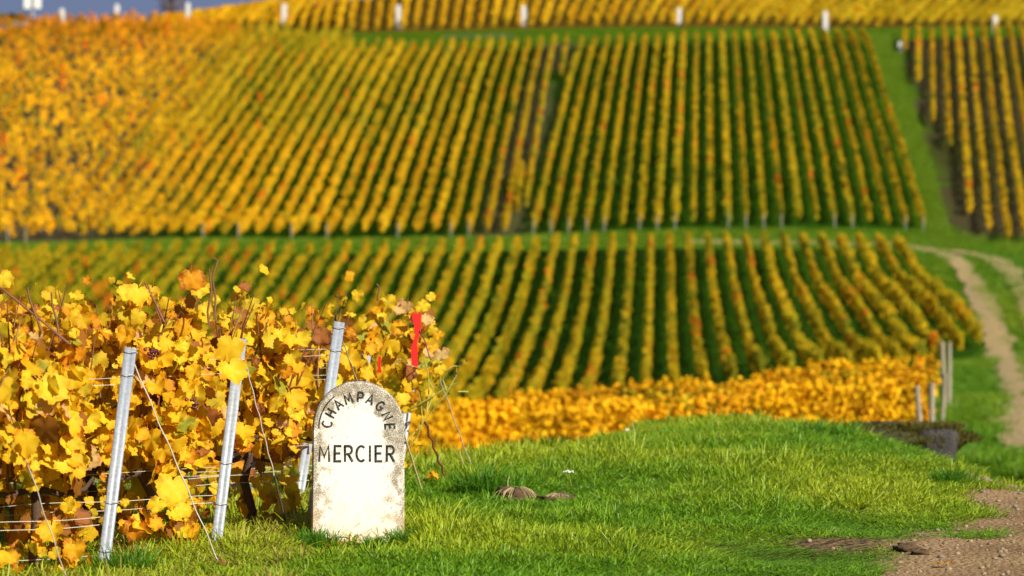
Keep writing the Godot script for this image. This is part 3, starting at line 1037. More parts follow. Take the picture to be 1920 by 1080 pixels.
func make_vineyards() -> void:
	var n := 0
	# upper slope, right of the bare wedge
	for j in 23:
		var off := 1.1 * (12.3 - j)
		var top := 248.0 - 0.05 * j
		n += 1
		vine_hedge(Vector2(0.0679 * 177.0 + off, 177.0), Vector2(0.0679 * top + off, top), "upper", "olive gold vine row on the upper slope, %s left of the grassy strip" % ordinal(n), "vine rows on the upper slope", 22, 1.0, 1)
	# upper slope, left of the wedge: these rows run at a slightly other angle
	n = 0
	for m in 70:
		var off := -2.6 - 1.1 * m + 1.1 * 5
		var d0 := 177.0
		while d0 < 250.0 and 0.0431 * d0 + off > 0.0679 * d0 - 11.33 - 0.45 + 0.25 * sin(d0):
			d0 += 1.0
		if d0 > 243.0:
			continue
		var d1 := 248.0 if m < 26 else 258.0
		while d0 < d1 and 0.0431 * d0 + off < -0.222 * d0 - 1.0:
			d0 += 1.0
		if d0 > d1 - 4.0:
			continue
		n += 1
		var tone := "olive gold" if n < 24 else "bright orange gold"
		vine_hedge(Vector2(0.0431 * d0 + off, d0), Vector2(0.0431 * d1 + off, d1), "upper", "%s upper slope vine row, %s left of the bare soil wedge" % [tone, ordinal(n)], "vine rows on the upper slope", 22 if n < 24 else 20, 1.0, 1 if d0 < 178.0 else 0, 1.15 if n < 24 else 1.25)
	# short stray row inside the wedge
	vine_hedge(Vector2(0.3, 183.0), Vector2(0.7, 193.0), "upper", "short yellow vine row standing alone in the bare soil wedge", "vine rows on the upper slope", 22, 1.0, 0)
	# lower slope
	n = 0
	for q in 58:
		var k := 13 - q
		var off := 1.1 * (k - 0.579)
		var d0 := 107.0 + maxf(0.0, k - 8.0) * 3.1
		while d0 < 166.0 and 0.0526 * d0 + off < -0.222 * d0 - 1.0:
			d0 += 1.0
		if d0 > 163.0:
			continue
		n += 1
		var tone := "golden" if n < 22 else "olive green"
		vine_hedge(Vector2(0.0526 * d0 + off, d0), Vector2(0.0526 * 166.0 + off, 166.0), "lower", "%s lower slope vine row, %s counting left from the dirt track" % [tone, ordinal(n)], "vine rows on the lower slope", 26 if n < 22 else 21, 0.95 if n < 22 else 0.88, 0, 1.04 if n < 22 else 0.98)
	# brown plot on the right
	var starts := [235.0, 222.0, 207.0, 199.0, 181.0, 175.0, 172.0, 172.0, 172.0, 172.0, 172.0, 172.0, 172.0, 172.0, 172.0]
	for i in starts.size():
		var off := 3.19 - 240.0 * 0.1432 + 0.1432 * 240.0 - 4.4 + 1.1 * i
		vine_hedge(Vector2(0.1432 * starts[i] + off, starts[i]), Vector2(0.1432 * 244.0 + off, 244.0), "soil", "olive vine row on the brown plot, %s counting right from the grassy strip" % ordinal(i + 1), "vine rows on the brown plot", 20, 1.0, 0)
	# rows across the dip behind the knoll
	for i in 13:
		var d := 46.0 + 1.15 * i
		vine_hedge(Vector2(-12.0, d + 0.3), Vector2(6.5 + (d - 46.0) * 0.18 + rng.randf_range(-0.5, 0.15), d), "dip", "orange vine row across the dip behind the knoll, %s from the knoll" % ordinal(i + 1), "vine rows across the dip", 60, 0.72, 0, 1.2)
	# field on the hilltop
	for i in 78:
		var x0 := -33.0 + 1.2 * i
		var d0 := 266.0
		vine_hedge(Vector2(x0, d0), Vector2(x0 * (1.0 + 58.0 / 266.0) + 58.0 * (lerpf(0.012, 0.062, smooth(-20.0, 22.0, x0)) + 0.05 * smooth(-14.0, -24.0, x0)), d0 + 58.0), "top", "%s hilltop vine row, %s counting from the field edge under the sky" % ["golden" if i < 35 else "olive gold", ordinal(i + 1)], "vine rows of the hilltop field", 9 if x0 > -16.0 else 15, 1.45, 0, lerpf(0.7, 1.15, smooth(-33.0, -24.0, x0)))

func make_hilltop() -> void:
	# white marker posts along the hilltop track: surveyed bearing, top, foot, distance, width
	var posts := [[117, 17, 262, 0.45], [220, 9, 262, 0.45], [353, 6, 261, 0.42], [533, 8, -43, 0.46], [747, 10, -43, 0.46], [982, 12, -48, 0.48], [1273, 16, -40, 0.42], [1547, 22, -60, 0.46], [1865, 30, -62, 0.46], [1687, 70, 236, 0.36]]
	var says := ["peeking over the orange vines, first from the sign", "peeking over the orange vines, second from the sign", "in front of the bare tree", "where the hilltop field meets the orange slope", "on the green verge, between the golden field and olive rows", "above the bare soil wedge", "half hidden in the hilltop vines", "near the top of the grassy strip", "above the brown plot", ""]
	for i in posts.size():
		var p: Array = posts[i]
		if p[2] < 0:
			p[2] = distance_of(p[0], -p[2], 246.0, 268.0)
		var foot_ := foot(p[0], p[2])
		var top := spot(p[0], p[1], p[2])
		var tall := maxf(top.y - foot_.y, 0.7) if i < 9 else 0.8
		var w: float = p[3]
		var post := thing("marker_post", "white round-topped marker post %s" % says[i] if i < 9 else "short greyish white marker post at the corner of the brown plot", "marker post", foot_, "white marker posts along the hilltop track")
		var st := tool()
		var outline := []
		for q in 9:
			var a := PI - PI * q / 8.0
			outline.append(Vector2(cos(a) * w * 0.5, tall - w * 0.5 + sin(a) * w * 0.62))
		outline.append(Vector2(w * 0.5, -0.1))
		outline.append(Vector2(-w * 0.5, -0.1))
		part("shaft", prism(outline, -0.12, 0.12, 0.03), M.white, post)
	# sign of two white panels
	var f := foot(62, 264)
	var sign_ := thing("panel_sign", "two white panels on a slim pale pole against the stormy sky", "sign", f)
	var up := spot(62, 18, 264).y - f.y
	part("pole", rod([Vector3(0, -0.2, 0), Vector3(0, up + 0.9, 0)], [0.12, 0.10], 8), M.far_pole, sign_)
	for s in [-1.0, 1.0]:
		part("panel", prism([Vector2(-0.34, up + 1.5), Vector2(0.34, up + 1.5), Vector2(0.34, up + 0.05), Vector2(-0.34, up + 0.05)], -0.06, 0.06, 0.015), M.white, sign_, Transform3D(Basis(Vector3.UP, 0.35), Vector3(s * 0.46, 0, 0.16)))
	# leafless tree behind the crest
	var base := foot(322, 310)
	var tree := thing("bare_tree", "brown bare autumn tree blurred behind the hill crest under the sky", "tree", base)
	part("trunk", rod([Vector3(0, -0.4, 0), Vector3(0.1, 1.6, 0), Vector3(0.0, 3.4, 0.1), Vector3(0.15, 5.2, 0)], [0.22, 0.17, 0.12, 0.05], 8), M.bark, tree)
	var twigs := tool()
	for i in 46:
		var h := rng.randf_range(0.7, 5.0)
		var a := rng.randf() * TAU
		var l := rng.randf_range(0.8, 2.0) * (1.2 - h * 0.09)
		var dirv := Vector3(cos(a), rng.randf_range(0.3, 0.9), sin(a))
		tube(twigs, [Vector3(0.05, h, 0), Vector3(0.05, h, 0) + dirv * l * 0.5, Vector3(0.05, h + 0.25, 0) + dirv * l], [0.05, 0.03, 0.012], 4)
	part("branches", done(twigs), M.bark, tree)
	var places := []
	var tints := PackedColorArray()
	for i in 420:
		var a := rng.randf() * TAU
		var r := 1.6 * sqrt(rng.randf())
		places.append(Transform3D(Basis(Vector3.UP, a).scaled(Vector3.ONE * 0.9), Vector3(cos(a) * r, rng.randf_range(0.9, 6.0), sin(a) * r)))
		var k := rng.randf_range(0.5, 1.1)
		tints.append(Color(0.20 * k, 0.13 * k, 0.06 * k))
	many("dry_leaves", clumps[0], M.far_leaf, places, tints, tree)
	# scrub and pale stones at the end of the crest
	for i in 3:
		var b := foot([6.0, 24.0, 40.0][i], 266.0)
		var bush := thing("scrub_bush", "low olive scrub bush on the crest, %s from the sign" % ["third", "second", "first"][i], "bush", b, "scrub bushes on the crest")
		var pl := []
		var ti := PackedColorArray()
		for k in 120:
			pl.append(Transform3D(Basis(Vector3.UP, rng.randf() * TAU), Vector3(rng.randfn(0, 0.45), rng.randf_range(0.0, 1.15), rng.randfn(0, 0.4))))
			ti.append(Color(0.26, 0.22, 0.02) * rng.randf_range(0.6, 1.1))
		many("foliage", clumps[1], M.far_leaf, pl, ti, bush)
		part("stems", rod([Vector3(0, -0.1, 0), Vector3(0.1, 0.9, 0)], [0.05, 0.02], 5), M.bark, bush)
	for i in 6:
		var s := part("pale_stone", lump(Vector3(rng.randf_range(0.35, 0.6), rng.randf_range(0.22, 0.34), 0.35), i * 7.3), M.road, self, Transform3D(Basis(Vector3.UP, i * 1.1), foot(6.0 + i * 11.0 + (i % 2) * 3.0, 253.0 + (i % 3) * 0.8, 0.75 + 0.02 * i)))
		tag(s, "pale rubble stone on the crest below the scrub, %s from the picture's edge" % ordinal(i + 1), "stone", "pale stones on the crest")

func post_profile(tall: float) -> ArrayMesh:
	# folded zinc vine post: a channel 52 mm wide, open to the back, with a rib down its face
	var o := [Vector2(-0.026, -0.018), Vector2(-0.026, 0.010), Vector2(-0.022, 0.014), Vector2(-0.007, 0.014), Vector2(-0.003, 0.0125), Vector2(0.003, 0.0125), Vector2(0.007, 0.014), Vector2(0.022, 0.014), Vector2(0.026, 0.010), Vector2(0.026, -0.018)]
	var inn := []
	for i in o.size():
		inn.append(Vector2(clampf(o[i].x, -0.0235, 0.0235), o[i].y - (0.0025 if i > 0 and i < o.size() - 1 else 0.0)))
	var st := tool()
	var n := o.size()
	for i in n - 1:
		quad(st, Vector3(o[i].x, 0, o[i].y), Vector3(o[i].x, tall, o[i].y), Vector3(o[i + 1].x, tall, o[i + 1].y), Vector3(o[i + 1].x, 0, o[i + 1].y))
		quad(st, Vector3(inn[i + 1].x, 0, inn[i + 1].y), Vector3(inn[i + 1].x, tall, inn[i + 1].y), Vector3(inn[i].x, tall, inn[i].y), Vector3(inn[i].x, 0, inn[i].y))
		quad(st, Vector3(o[i].x, tall, o[i].y), Vector3(inn[i].x, tall, inn[i].y), Vector3(inn[i + 1].x, tall, inn[i + 1].y), Vector3(o[i + 1].x, tall, o[i + 1].y))
	for e in [0, n - 1]:
		quad(st, Vector3(o[e].x, 0, o[e].y), Vector3(o[e].x, tall, o[e].y), Vector3(inn[e].x, tall, inn[e].y), Vector3(inn[e].x, 0, inn[e].y))
	return done(st)

func zinc_post(base: Vector3, top: Vector3, label: String, ties: Array) -> Node3D:
	var root := thing("vine_post", label, "vine post", base, "zinc end posts of the near trellis")
	var up := (top - base)
	var tall := up.length()
	up = up.normalized()
	var fwd := Vector3(0.10, 0, 1.0)
	fwd = (fwd - up * fwd.dot(up)).normalized()
	var basis := Basis(up.cross(fwd), up, fwd)
	root.position += Vector3(0.02, 0, 0.05)
	part("channel", post_profile(tall + 0.25), M.zinc, root, Transform3D(basis, -up * 0.25))
	for t in ties:
		var c := up * tall * float(t)
		var st := tool()
		var ring := []
		for k in 13:
			var a := TAU * k / 12.0
			ring.append(c + basis * Vector3(cos(a) * 0.034, 0.006 * sin(a), sin(a) * 0.026))
		tube(st, ring, [0.0017], 5)
		part("wire_tie", done(st), M.wire, root)
	return root

func wire(a: Vector3, b: Vector3, label: String, called := "trellis_wire", sag := 0.0, twist := 0.0, thick := 0.0016, mat: Material = null) -> void:
	var pts := []
	var n := 14 if twist == 0.0 else 40
	var side := (b - a).normalized().cross(Vector3(0, 0, 1)).normalized()
	for i in n + 1:
		var t := i / float(n)
		var p := a.lerp(b, t) - Vector3(0, sag * 4.0 * t * (1.0 - t), 0)
		p += side * twist * sin(t * 31.0 + a.x * 9.0) + Vector3(0, 0, twist * cos(t * 31.0))
		p += Vector3(0, 0.0025 * sin(t * 17.0 + a.y * 20.0), 0)
		pts.append(p - a)
	var root := part(called, rod(pts, [thick], 5), mat if mat else M.wire, self, Transform3D(Basis.IDENTITY, a))
	tag(root, label, "wire", "wires of the near trellis")

func end_leaves(vine: Node3D) -> void:
	# the ragged end of the farthest row: leaves about the red tag and drooping to the right
	for q in [[774, 628, 0.10, 4], [764, 642, 0.09, 0], [757, 612, 0.10, 2], [800, 598, 0.085, 7], [792, 575, 0.09, 1], [764, 574, 0.08, 7], [720, 565, 0.11, 1], [736, 578, 0.10, 7], [704, 580, 0.09, 2], [745, 640, 0.11, 0], [730, 655, 0.10, 1], [790, 650, 0.08, 4], [808, 655, 0.07, 2], [826, 662, 0.10, 7], [823, 690, 0.075, 1], [815, 712, 0.06, 0], [776, 700, 0.09, 6], [762, 716, 0.10, 0], [748, 742, 0.11, 1], [775, 742, 0.085, 4], [755, 765, 0.08, 0], [735, 712, 0.12, 5], [716, 695, 0.10, 0], [706, 640, 0.11, 2], [690, 600, 0.10, 1], [802, 560, 0.06, 1], [686, 648, 0.10, 0], [678, 664, 0.11, 1], [694, 628, 0.09, 2], [672, 694, 0.10, 0], [699, 676, 0.10, 3], [682, 712, 0.09, 1], [783, 600, 0.07, 6]]:
		var n := Vector3(rng.randf_range(-0.5, 0.8), rng.randf_range(-0.1, 0.7), 1.0).normalized()
		var hang := Vector3(rng.randfn(0.0, 0.6), 1, rng.randfn(0.0, 0.2))
		hang = (hang - n * hang.dot(n)).normalized()
		var p := spot(q[0], q[1] - 10.0, 15.95) - vine.position
		part("leaf", leaf_shapes[rng.randi() % leaf_shapes.size()], M.leaves[q[3]], vine, Transform3D(Basis(hang.cross(n), hang, n).scaled_local(Vector3.ONE * float(q[2])), p))

func make_near_rows() -> void:
	for i in 7:
		leaf_shapes.append(vine_leaf(500 + i))
	# end posts: foot and top by survey
	var ends := {
		"a": [foot(185, 12.3), spot(239, 651, 12.3)], "b": [foot(397, 13.2), spot(446, 634, 13.2)], "c": [foot(576, 13.95), spot(630, 603, 13.95)],
		"d": [foot(634, 15.3), spot(681, 664, 15.3)], "e": [foot(735, 16.2), spot(776, 636, 16.2)]}
	zinc_post(ends.a[0], ends.a[1], "leaning zinc vine post, leftmost of the bare ones, wire hooked round its top", [0.98, 0.88, 0.33, 0.12])
	zinc_post(ends.b[0], ends.b[1], "leaning zinc vine post with a yellow leaf over its top, between two other posts", [0.9, 0.42, 0.23])
	zinc_post(ends.c[0], ends.c[1], "leaning zinc vine post half hidden by the white stone's rounded shoulder", [0.97, 0.86, 0.27])
	zinc_post(ends.d[0], ends.d[1], "zinc vine post mostly hidden by leaves above the white stone", [0.9])
	zinc_post(ends.e[0], ends.e[1], "zinc vine post behind the stone's right edge, under a red tag", [0.9, 0.8, 0.45])
	# slim posts further along the rows, seen between the leaves
	var far_posts := [[442, 15.6, 790], [472, 16.3, 800], [536, 16.6, 800], [563, 15.2, 830]]
	for i in far_posts.size():
		var q: Array = far_posts[i]
		var b := foot(q[0] - 12, q[1])
		zinc_post(b, spot(q[0] + 8, q[2], q[1]), "blurred pale vine post among the leaves between the zinc posts, %s from the stone" % ordinal(far_posts.size() - i), [])
	var e2 := {}
	for k in ends:
		var p: Vector3 = ends[k][0]
		e2[k] = Vector2(p.x, -p.z)
	# vines, row by row: distance along the row from its end post
	var plan := [
		["a", [0.28, 1.1], 300, 420, 0.46, 1.15, "in the row of the leftmost zinc post"], ["b", [0.30, 1.10], 300, 420, 0.46, 1.22, "in the row of the leaf capped zinc post"],
		["c", [0.32, 1.10, 1.85], 240, 330, 0.44, 1.12, "in the row ending beside the stone"], ["d", [0.3, 1.1, 1.9], 120, 230, 0.45, 1.06, "in the second row behind the stone"],
		["e", [0.12, 0.95, 1.75, 2.5], 130, 220, 0.45, 1.10, "in the farthest trellis row, near the red tag's post"]]
	for row in plan:
		var i := 0
		for t in row[1]:
			i += 1
			var singles: int = row[2]
			var rest: int = row[3]
			var half: float = row[4]
			if row[0] == "e" and i == 1:
				half = 0.36
				singles = 150
				rest = 60
			if (row[0] == "d" and i > 1) or (row[0] == "e" and i > 2):
				singles = 60
				rest = 260
			if row[0] == "a" and i == 2:
				singles = 40
				rest = 300
			var v := near_vine(e2[row[0]], t, "yellow grapevine %s, %s from the post" % [row[6], ordinal(i)], singles, rest, half, row[5], {"d": -0.12, "e": -0.24}.get(row[0], 0.05))
			if row[0] == "e" and i == 1:
				end_leaves(v)
	near_vine(Vector2(-2.06, 11.35), 0.16, "big blurred yellow leaves of a vine at the picture's left edge", 46, 40, 0.30, 1.02, -0.2, 1.15, 0.5)
	# single leaves lying over the post heads
	var caps := [[436, 655, 13.08, 0.135, 0, "yellow leaf hanging over the top of the leaf capped zinc post"], [426, 700, 13.05, 0.150, 1, "bright leaf across the upper part of the leaf capped zinc post"], [325, 915, 12.6, 0.165, 1, "very large sunlit yellow leaf low between the two left posts"], [262, 560, 12.6, 0.11, 1, "single yellow leaf standing up against the far rows"], [358, 530, 12.8, 0.13, 4, "curled rust leaf at the very top of the near vines"]]
	for i in caps.size():
		var q: Array = caps[i]
		var n := Vector3(0.35, 0.35, 0.9).normalized()
		var hang := Vector3(rng.randf_range(-0.4, 0.4), 1, 0)
		hang = (hang - n * hang.dot(n)).normalized()
		var o := part("vine_leaf", leaf_shapes[i % 7], M.leaves[q[4]], self, Transform3D(Basis(hang.cross(n), hang, n).scaled_local(Vector3.ONE * float(q[3])), spot(q[0], q[1] - 26, q[2])))
		tag(o, q[5], "leaf")
	# a few long shoots that stand above the leaves
	var shoots := [[[402, 600], [404, 560], [398, 520], [408, 488], [395, 480]], [[308, 604], [290, 566], [278, 545], [271, 530]], [[112, 640], [106, 600], [98, 574], [96, 548]], [[130, 645], [70, 595], [20, 555], [-6, 534]], [[78, 620], [62, 580], [54, 556], [51, 538]], [[712, 600], [708, 560], [712, 540], [706, 532]], [[392, 610], [389, 585], [396, 545], [392, 505]]]
	for i in shoots.size():
		var d: float = [12.9, 12.8, 12.0, 11.9, 11.9, 16.1, 13.0][i]
		var pts := []
		for q in shoots[i]:
			pts.append(spot(q[0], q[1], d) - spot(shoots[i][0][0], shoots[i][0][1], d))
		var s := part("bare_shoot", rod(pts, [0.006, 0.0052, 0.0045, 0.0035, 0.002], 5), M.cane, self, Transform3D(Basis.IDENTITY, spot(shoots[i][0][0], shoots[i][0][1], d)))
		tag(s, "thin brown leafless shoot %s" % ["tallest above the leaves, left of the stone", "rising beside a single upright leaf", "short and upright over the left vines", "long and slanting at the left edge", "short, near the long slanting shoot", "above the leaves by the red tag", "behind the tallest shoot"][i], "vine shoot", "shoots above the near vines")
	# wires along the rows
	var far := Vector3(row_way.x, 0, -row_way.y)
	for k in ["a", "b", "c", "d", "e"]:
		var f: Vector3 = ends[k][0]
		var u: Vector3 = ends[k][1] - f
		var name_: String = {"a": "leftmost zinc post", "b": "leaf capped zinc post", "c": "zinc post beside the stone", "d": "leaf hidden zinc post", "e": "red tag's post"}[k]
		for h in [0.87, 0.84, 0.40, 0.27, 0.235, 0.10]:
			if h == 0.10 and k != "a" or h == 0.40 and k == "a":
				continue
			var p: Vector3 = f + u * float(h) + Vector3(0, 0, 0.03)
			var q: Vector3 = p + far * 3.4
			q.y += -0.02 + rng.randf_range(-0.02, 0.02)
			wire(p, q, "%s trellis wire tied to the %s" % [{0.87: "topmost", 0.84: "second highest", 0.40: "fruiting height", 0.27: "lower", 0.235: "lowest paired", 0.10: "ground level"}[h], name_], "trellis_wire", 0.02, 0.004 if h < 0.3 else 0.0, 0.0016 if h < 0.3 else 0.0011)
	# stays from the post heads to their anchors
	wire(ends.a[1] + Vector3(0.01, -0.02, 0.03), foot(413, 12.35), "twisted stay wire slanting down right from the leftmost zinc post", "stay_wire", 0.0, 0.0022, 0.0030)
	wire(spot(456, 664, 13.2), spot(514, 892, 13.35), "twisted stay wire slanting down from the leaf capped post", "stay_wire", 0.0, 0.002, 0.0028)
	wire(spot(514, 892, 13.35), foot(541, 13.5), "dark iron anchor rod below the leaf capped post's stay", "anchor_rod", 0.0, 0.0, 0.0048, M.rusty)
	wire(ends.c[1] + Vector3(0.02, -0.06, 0.02), spot(690, 770, 14.5), "twisted stay wire running from the middle post down behind the stone", "stay_wire", 0.0, 0.002, 0.0028)
	wire(spot(788, 612, 16.2), foot(888, 17.2), "long twisted stay wire slanting down right of the stone to the grass", "stay_wire", 0.0, 0.0022, 0.0034)
	wire(spot(-14, 676, 11.4), foot(133, 11.75), "twisted stay wire at the picture's left edge", "stay_wire", 0.0, 0.0022, 0.0026)
	wire(spot(757, 812, 15.6), foot(793, 15.9), "short pale stick leaning right of the stone", "thin_stick", 0.0, 0.0, 0.005, M.straw)
	wire(spot(797, 790, 16.0), foot(840, 16.4), "crooked reddish dead vine cane right of the stone", "dead_cane", 0.01, 0.005, 0.0068, M.cane)
	# red tags
	var tag1 := thing("red_tag", "larger bright red plastic tag tied near the post top", "tag", spot(780, 586, 15.86), "red tags on the far trellis row")
	var st := tool()
	var strip := [Vector2(-0.024, 0.0), Vector2(0.024, -0.006), Vector2(0.022, -0.10), Vector2(0.006, -0.15), Vector2(0.008, -0.29), Vector2(-0.020, -0.28), Vector2(-0.024, -0.19), Vector2(-0.004, -0.12), Vector2(-0.010, -0.06)]
	part("flag", prism(strip, -0.0015, 0.0015, 0.0007), M.red, tag1, Transform3D(Basis(Vector3.UP, 0.25).scaled(Vector3(1.25, 1.05, 1.0)), Vector3.ZERO))
	part("string", rod([Vector3(0.02, -0.10, 0), Vector3(0.05, -0.16, 0), Vector3(0.075, -0.25, 0)], [0.004, 0.004, 0.003], 5), M.rusty, tag1)
	var tag2 := thing("red_tag", "small red plastic strip hanging among leaves above the stone", "tag", spot(711, 668, 15.5), "red tags on the far trellis row")
	part("flag", prism([Vector2(-0.006, 0), Vector2(0.010, 0), Vector2(0.008, -0.05), Vector2(0.012, -0.09), Vector2(-0.008, -0.09)], -0.001, 0.001, 0.0005), M.red, tag2)
	# shrivelled grapes
	for q in [[365, 748, 12.75, "under the leaves left of the leaf capped post"], [286, 655, 12.3, "just right of the leftmost post's head"]]:
		var b := thing("grape_bunch", "small dried dark red grape bunch %s" % q[3], "grapes", spot(q[0], q[1], q[2]), "dried grape bunches")
		for i in 16:
			part("grape", lump(Vector3.ONE * rng.randf_range(0.006, 0.009), i * 3.1, 0.2, 5, 7), M.grape, b, Transform3D(Basis.IDENTITY, Vector3(rng.randfn(0, 0.013), -rng.randf() * 0.045, rng.randfn(0, 0.011))))
		part("stalk", rod([Vector3(0, 0.03, 0), Vector3(0, -0.04, 0)], [0.002], 5), M.cane, b)

func make_stone() -> void:
	var root := thing("milestone", "weathered white stone with rounded top and dark engraved arched lettering", "milestone", Vector3((670.5 - 960.0) / FOCAL * 13.3, 0.0, -13.3))
	root.position.y = -0.044
	root.rotation = Vector3(0.0, 0.06, -0.006)
	var w := 0.2145
	var spring := 0.566
	var outline := []
	for i in 33:
		var a := PI - PI * i / 32.0
		outline.append(Vector2(cos(a) * w, spring + sin(a) * w))
	outline.append(Vector2(w + 0.003, 0.28))
	outline.append(Vector2(w + 0.004, -0.12))
	outline.append(Vector2(-w - 0.004, -0.12))
	outline.append(Vector2(-w - 0.002, 0.28))
	part("slab", prism(outline, -0.13, 0.0, 0.008), M.face, root)
	var px := 13.3 / FOCAL
	# arched line
	var word := "CHAMPAGNE"
	for i in 9:
		var deg: float = [172.0, 151.0, 130.0, 109.0, 86.5, 68.0, 46.5, 24.0, 4.0][i]
		var a := deg_to_rad(deg)
		var r := 59.5 * px
		var c := Vector2(cos(a), sin(a)) * r + Vector2(0, spring - 0.004)
		var basis := Basis(Vector3(0, 0, 1), a - PI / 2)
		part("letter", letter(word[i], Vector2(0.040, 0.044), 0.0096), M.letter, root, Transform3D(basis, Vector3(c.x, c.y, 0) - basis.y * 0.023))
	# straight line: middle (px from the stone's axis) and size
	word = "MERCIER"
	for i in 7:
		var mid: float = [-63.5, -39.0, -18.0, 4.5, 22.0, 38.0, 60.0][i]
		var wide: float = [1.12, 1.05, 1.05, 1.15, 1.0, 1.05, 1.05][i]
		part("letter", letter(word[i], Vector2(0.058 * wide / 1.12, 0.071), 0.0114), M.letter, root, Transform3D(Basis(Vector3(0, 0, 1), [0.0, -0.01, 0.015, 0.0, 0.0, 0.01, -0.015][i]), Vector3(mid * px, 0.409, 0)))
	var st := tool()
	ribbon(st, arc(Vector2(0, spring), Vector2(0.184, 0.184), 181, 128, 16), 0.007, 0.0007)
	part("groove", done(st), M.letter, root)

func make_grass() -> void:
	var kinds := []
	for i in 5:
		kinds.append(grass_tuft(900 + i, 13, [0.11, 0.13, 0.095, 0.14, 0.08][i], 0.06, 0.0032))
	for k in 5:
		var places := []
		var tints := PackedColorArray()
		for i in 13500:
			var d := 10.6 + 13.0 * pow(rng.randf(), 1.12)
			var x := rng.randf_range(-0.19, 0.19) * d + rng.randf_range(-0.3, 0.3)
			var front := smooth(0.42, 0.24, absf(x + 0.74)) * smooth(13.45, 13.25, d) * smooth(12.0, 12.7, d)
			if rng.randf() < front * 0.93:
				continue
			var isle := smooth(0.12, 0.30, fine.get_noise_2d(x * 75.0 + 90.0, d * 40.0)) * smooth(0.75, 0.25, x - 1.3 - (d - 11.5) * 0.3) * smooth(18.5, 17.0, d) * smooth(12.9, 13.5, d)
			var w := maxf(near_path(x, d) * 1.15 * (1.0 - 0.85 * isle), bare(x, d) * 1.05)
			if rng.randf() < w:
				continue
			var n := noise.get_noise_2d(x * 16.0, d * 12.0)
			var tall := rng.randf_range(0.40, 0.85) * (1.0 + 0.9 * n) * (1.6 if rng.randf() < 0.04 else 1.0)
			if x < -0.95 and d < 14.5:
				tall *= 0.62 + 0.3 * n
				if rng.randf() < smooth(-0.15, 0.3, -n) * 0.7:
					continue
			tall *= 1.0 - 0.62 * front
			tall *= 1.0 + 0.55 * fine.get_noise_2d(x * 55.0, d * 45.0)
			tall *= 1.0 - 0.6 * smooth(0.95, 0.35, absf(x - 1.35)) * smooth(0.9, 0.4, absf(d - 12.75))
			tall *= 1.0 - 0.5 * smooth(0.1, 1.2, x - (d - 11.5) * 0.25)
			var p := at(x, d, -0.006)
			var basis := Basis(Vector3.UP, rng.randf() * TAU).scaled(Vector3(1, tall / 1.0, 1) * rng.randf_range(0.9, 1.2))
			places.append(Transform3D(basis, p))
			var green := Color(0.14, 0.31, 0.006).lerp(Color(0.37, 0.46, 0.016), clampf(0.45 + n * 1.5 + rng.randf_range(-0.35, 0.4), 0.0, 1.0))
			if x < -0.9 and rng.randf() < 0.25:
				green = Color(0.36, 0.32, 0.05)
			tints.append(green)
		many("grass", kinds[k], M.blade, places, tints, self)
	# dark rank tufts
	var lush := grass_tuft(950, 60, 0.17, 0.09, 0.0028)
	var spots := [[905, 15.6, 1.25, "round dark green grass tuft in front of the molehills"], [225, 12.2, 1.05, "tall grass tuft at the foot of the leftmost zinc post"], [594, 13.15, 0.6, "grass tuft at the white stone's lower corner"], [708, 13.12, 0.42, "wispy grass tuft growing against the stone's face"], [765, 13.0, 0.7, "dark grass tuft right of the stone's foot"], [1785, 16.0, 0.7, "grass tuft at the brink of the dirt path"], [1560, 19.9, 0.9, "grass tuft on the knoll's brow by the mossy block"], [1030, 19.6, 1.1, "dark grass tuft on the knoll's brow"], [945, 19.2, 1.0, "dark grass tuft on the knoll's left brow"]]
	for q in spots:
		var pl := []
		var ti := PackedColorArray()
		var c := foot(q[0], q[1])
		var root := thing("grass_tuft", q[3], "grass tuft", c, "rank grass tufts")
		for i in 9:
			var o := Vector3(rng.randfn(0, 0.07), 0, rng.randfn(0, 0.05)) * float(q[2])
			pl.append(Transform3D(Basis(Vector3.UP, rng.randf() * TAU).scaled(Vector3.ONE * float(q[2]) * rng.randf_range(0.6, 1.05)), o))
			ti.append(Color(0.085, 0.24, 0.008) * rng.randf_range(0.8, 1.2))
		many("blades", lush, M.blade, pl, ti, root)
	# coarser meadow grass of the dip and the green strips
	var coarse := grass_tuft(970, 16, 0.26, 0.22, 0.011)
	var pl2 := []
	var ti2 := PackedColorArray()
	for i in 26000:
		var d := 24.0 + 150.0 * pow(rng.randf(), 1.5)
		var x := rng.randf_range(0.08, 0.20) * d
		if d < 60.0:
			x = rng.randf_range(0.05, 0.20) * d
		if d > 106.0 + maxf(0.0, (x - 0.0526 * d) / 1.1 - 7.4) * 3.1 and x < 0.0526 * d + 14.6 and d < 167.0:
			continue
		if d > 44.0 and d < 63.0 and x < 6.4 + (d - 46.0) * 0.18:
			continue
		if d > 24.0 and d < 45.0 and noise.get_noise_2d(x * 8.0, d * 3.0) > 0.2:
			continue
		var u := 960.0 + FOCAL * x / d
		var lane := absf(u - (1919.0 if d < 65 else 1905.0 if d < 100.0 else lerpf(1897.0, 1800.0, smooth(105.0, 160.0, d)))) * d / FOCAL
		if d > 46.0 and lane < 0.42 + 0.45 * noise.get_noise_2d(x * 30.0, d * 12.0):
			continue
		pl2.append(Transform3D(Basis(Vector3.UP, rng.randf() * TAU).scaled(Vector3.ONE * rng.randf_range(0.5, 1.1)), at(x, d, -0.02)))
		var n := noise.get_noise_2d(x * 4.0, d * 2.0)
		ti2.append(Color(0.11, 0.27, 0.004).lerp(Color(0.23, 0.32, 0.006), clampf(0.4 + n, 0.0, 1.0)))
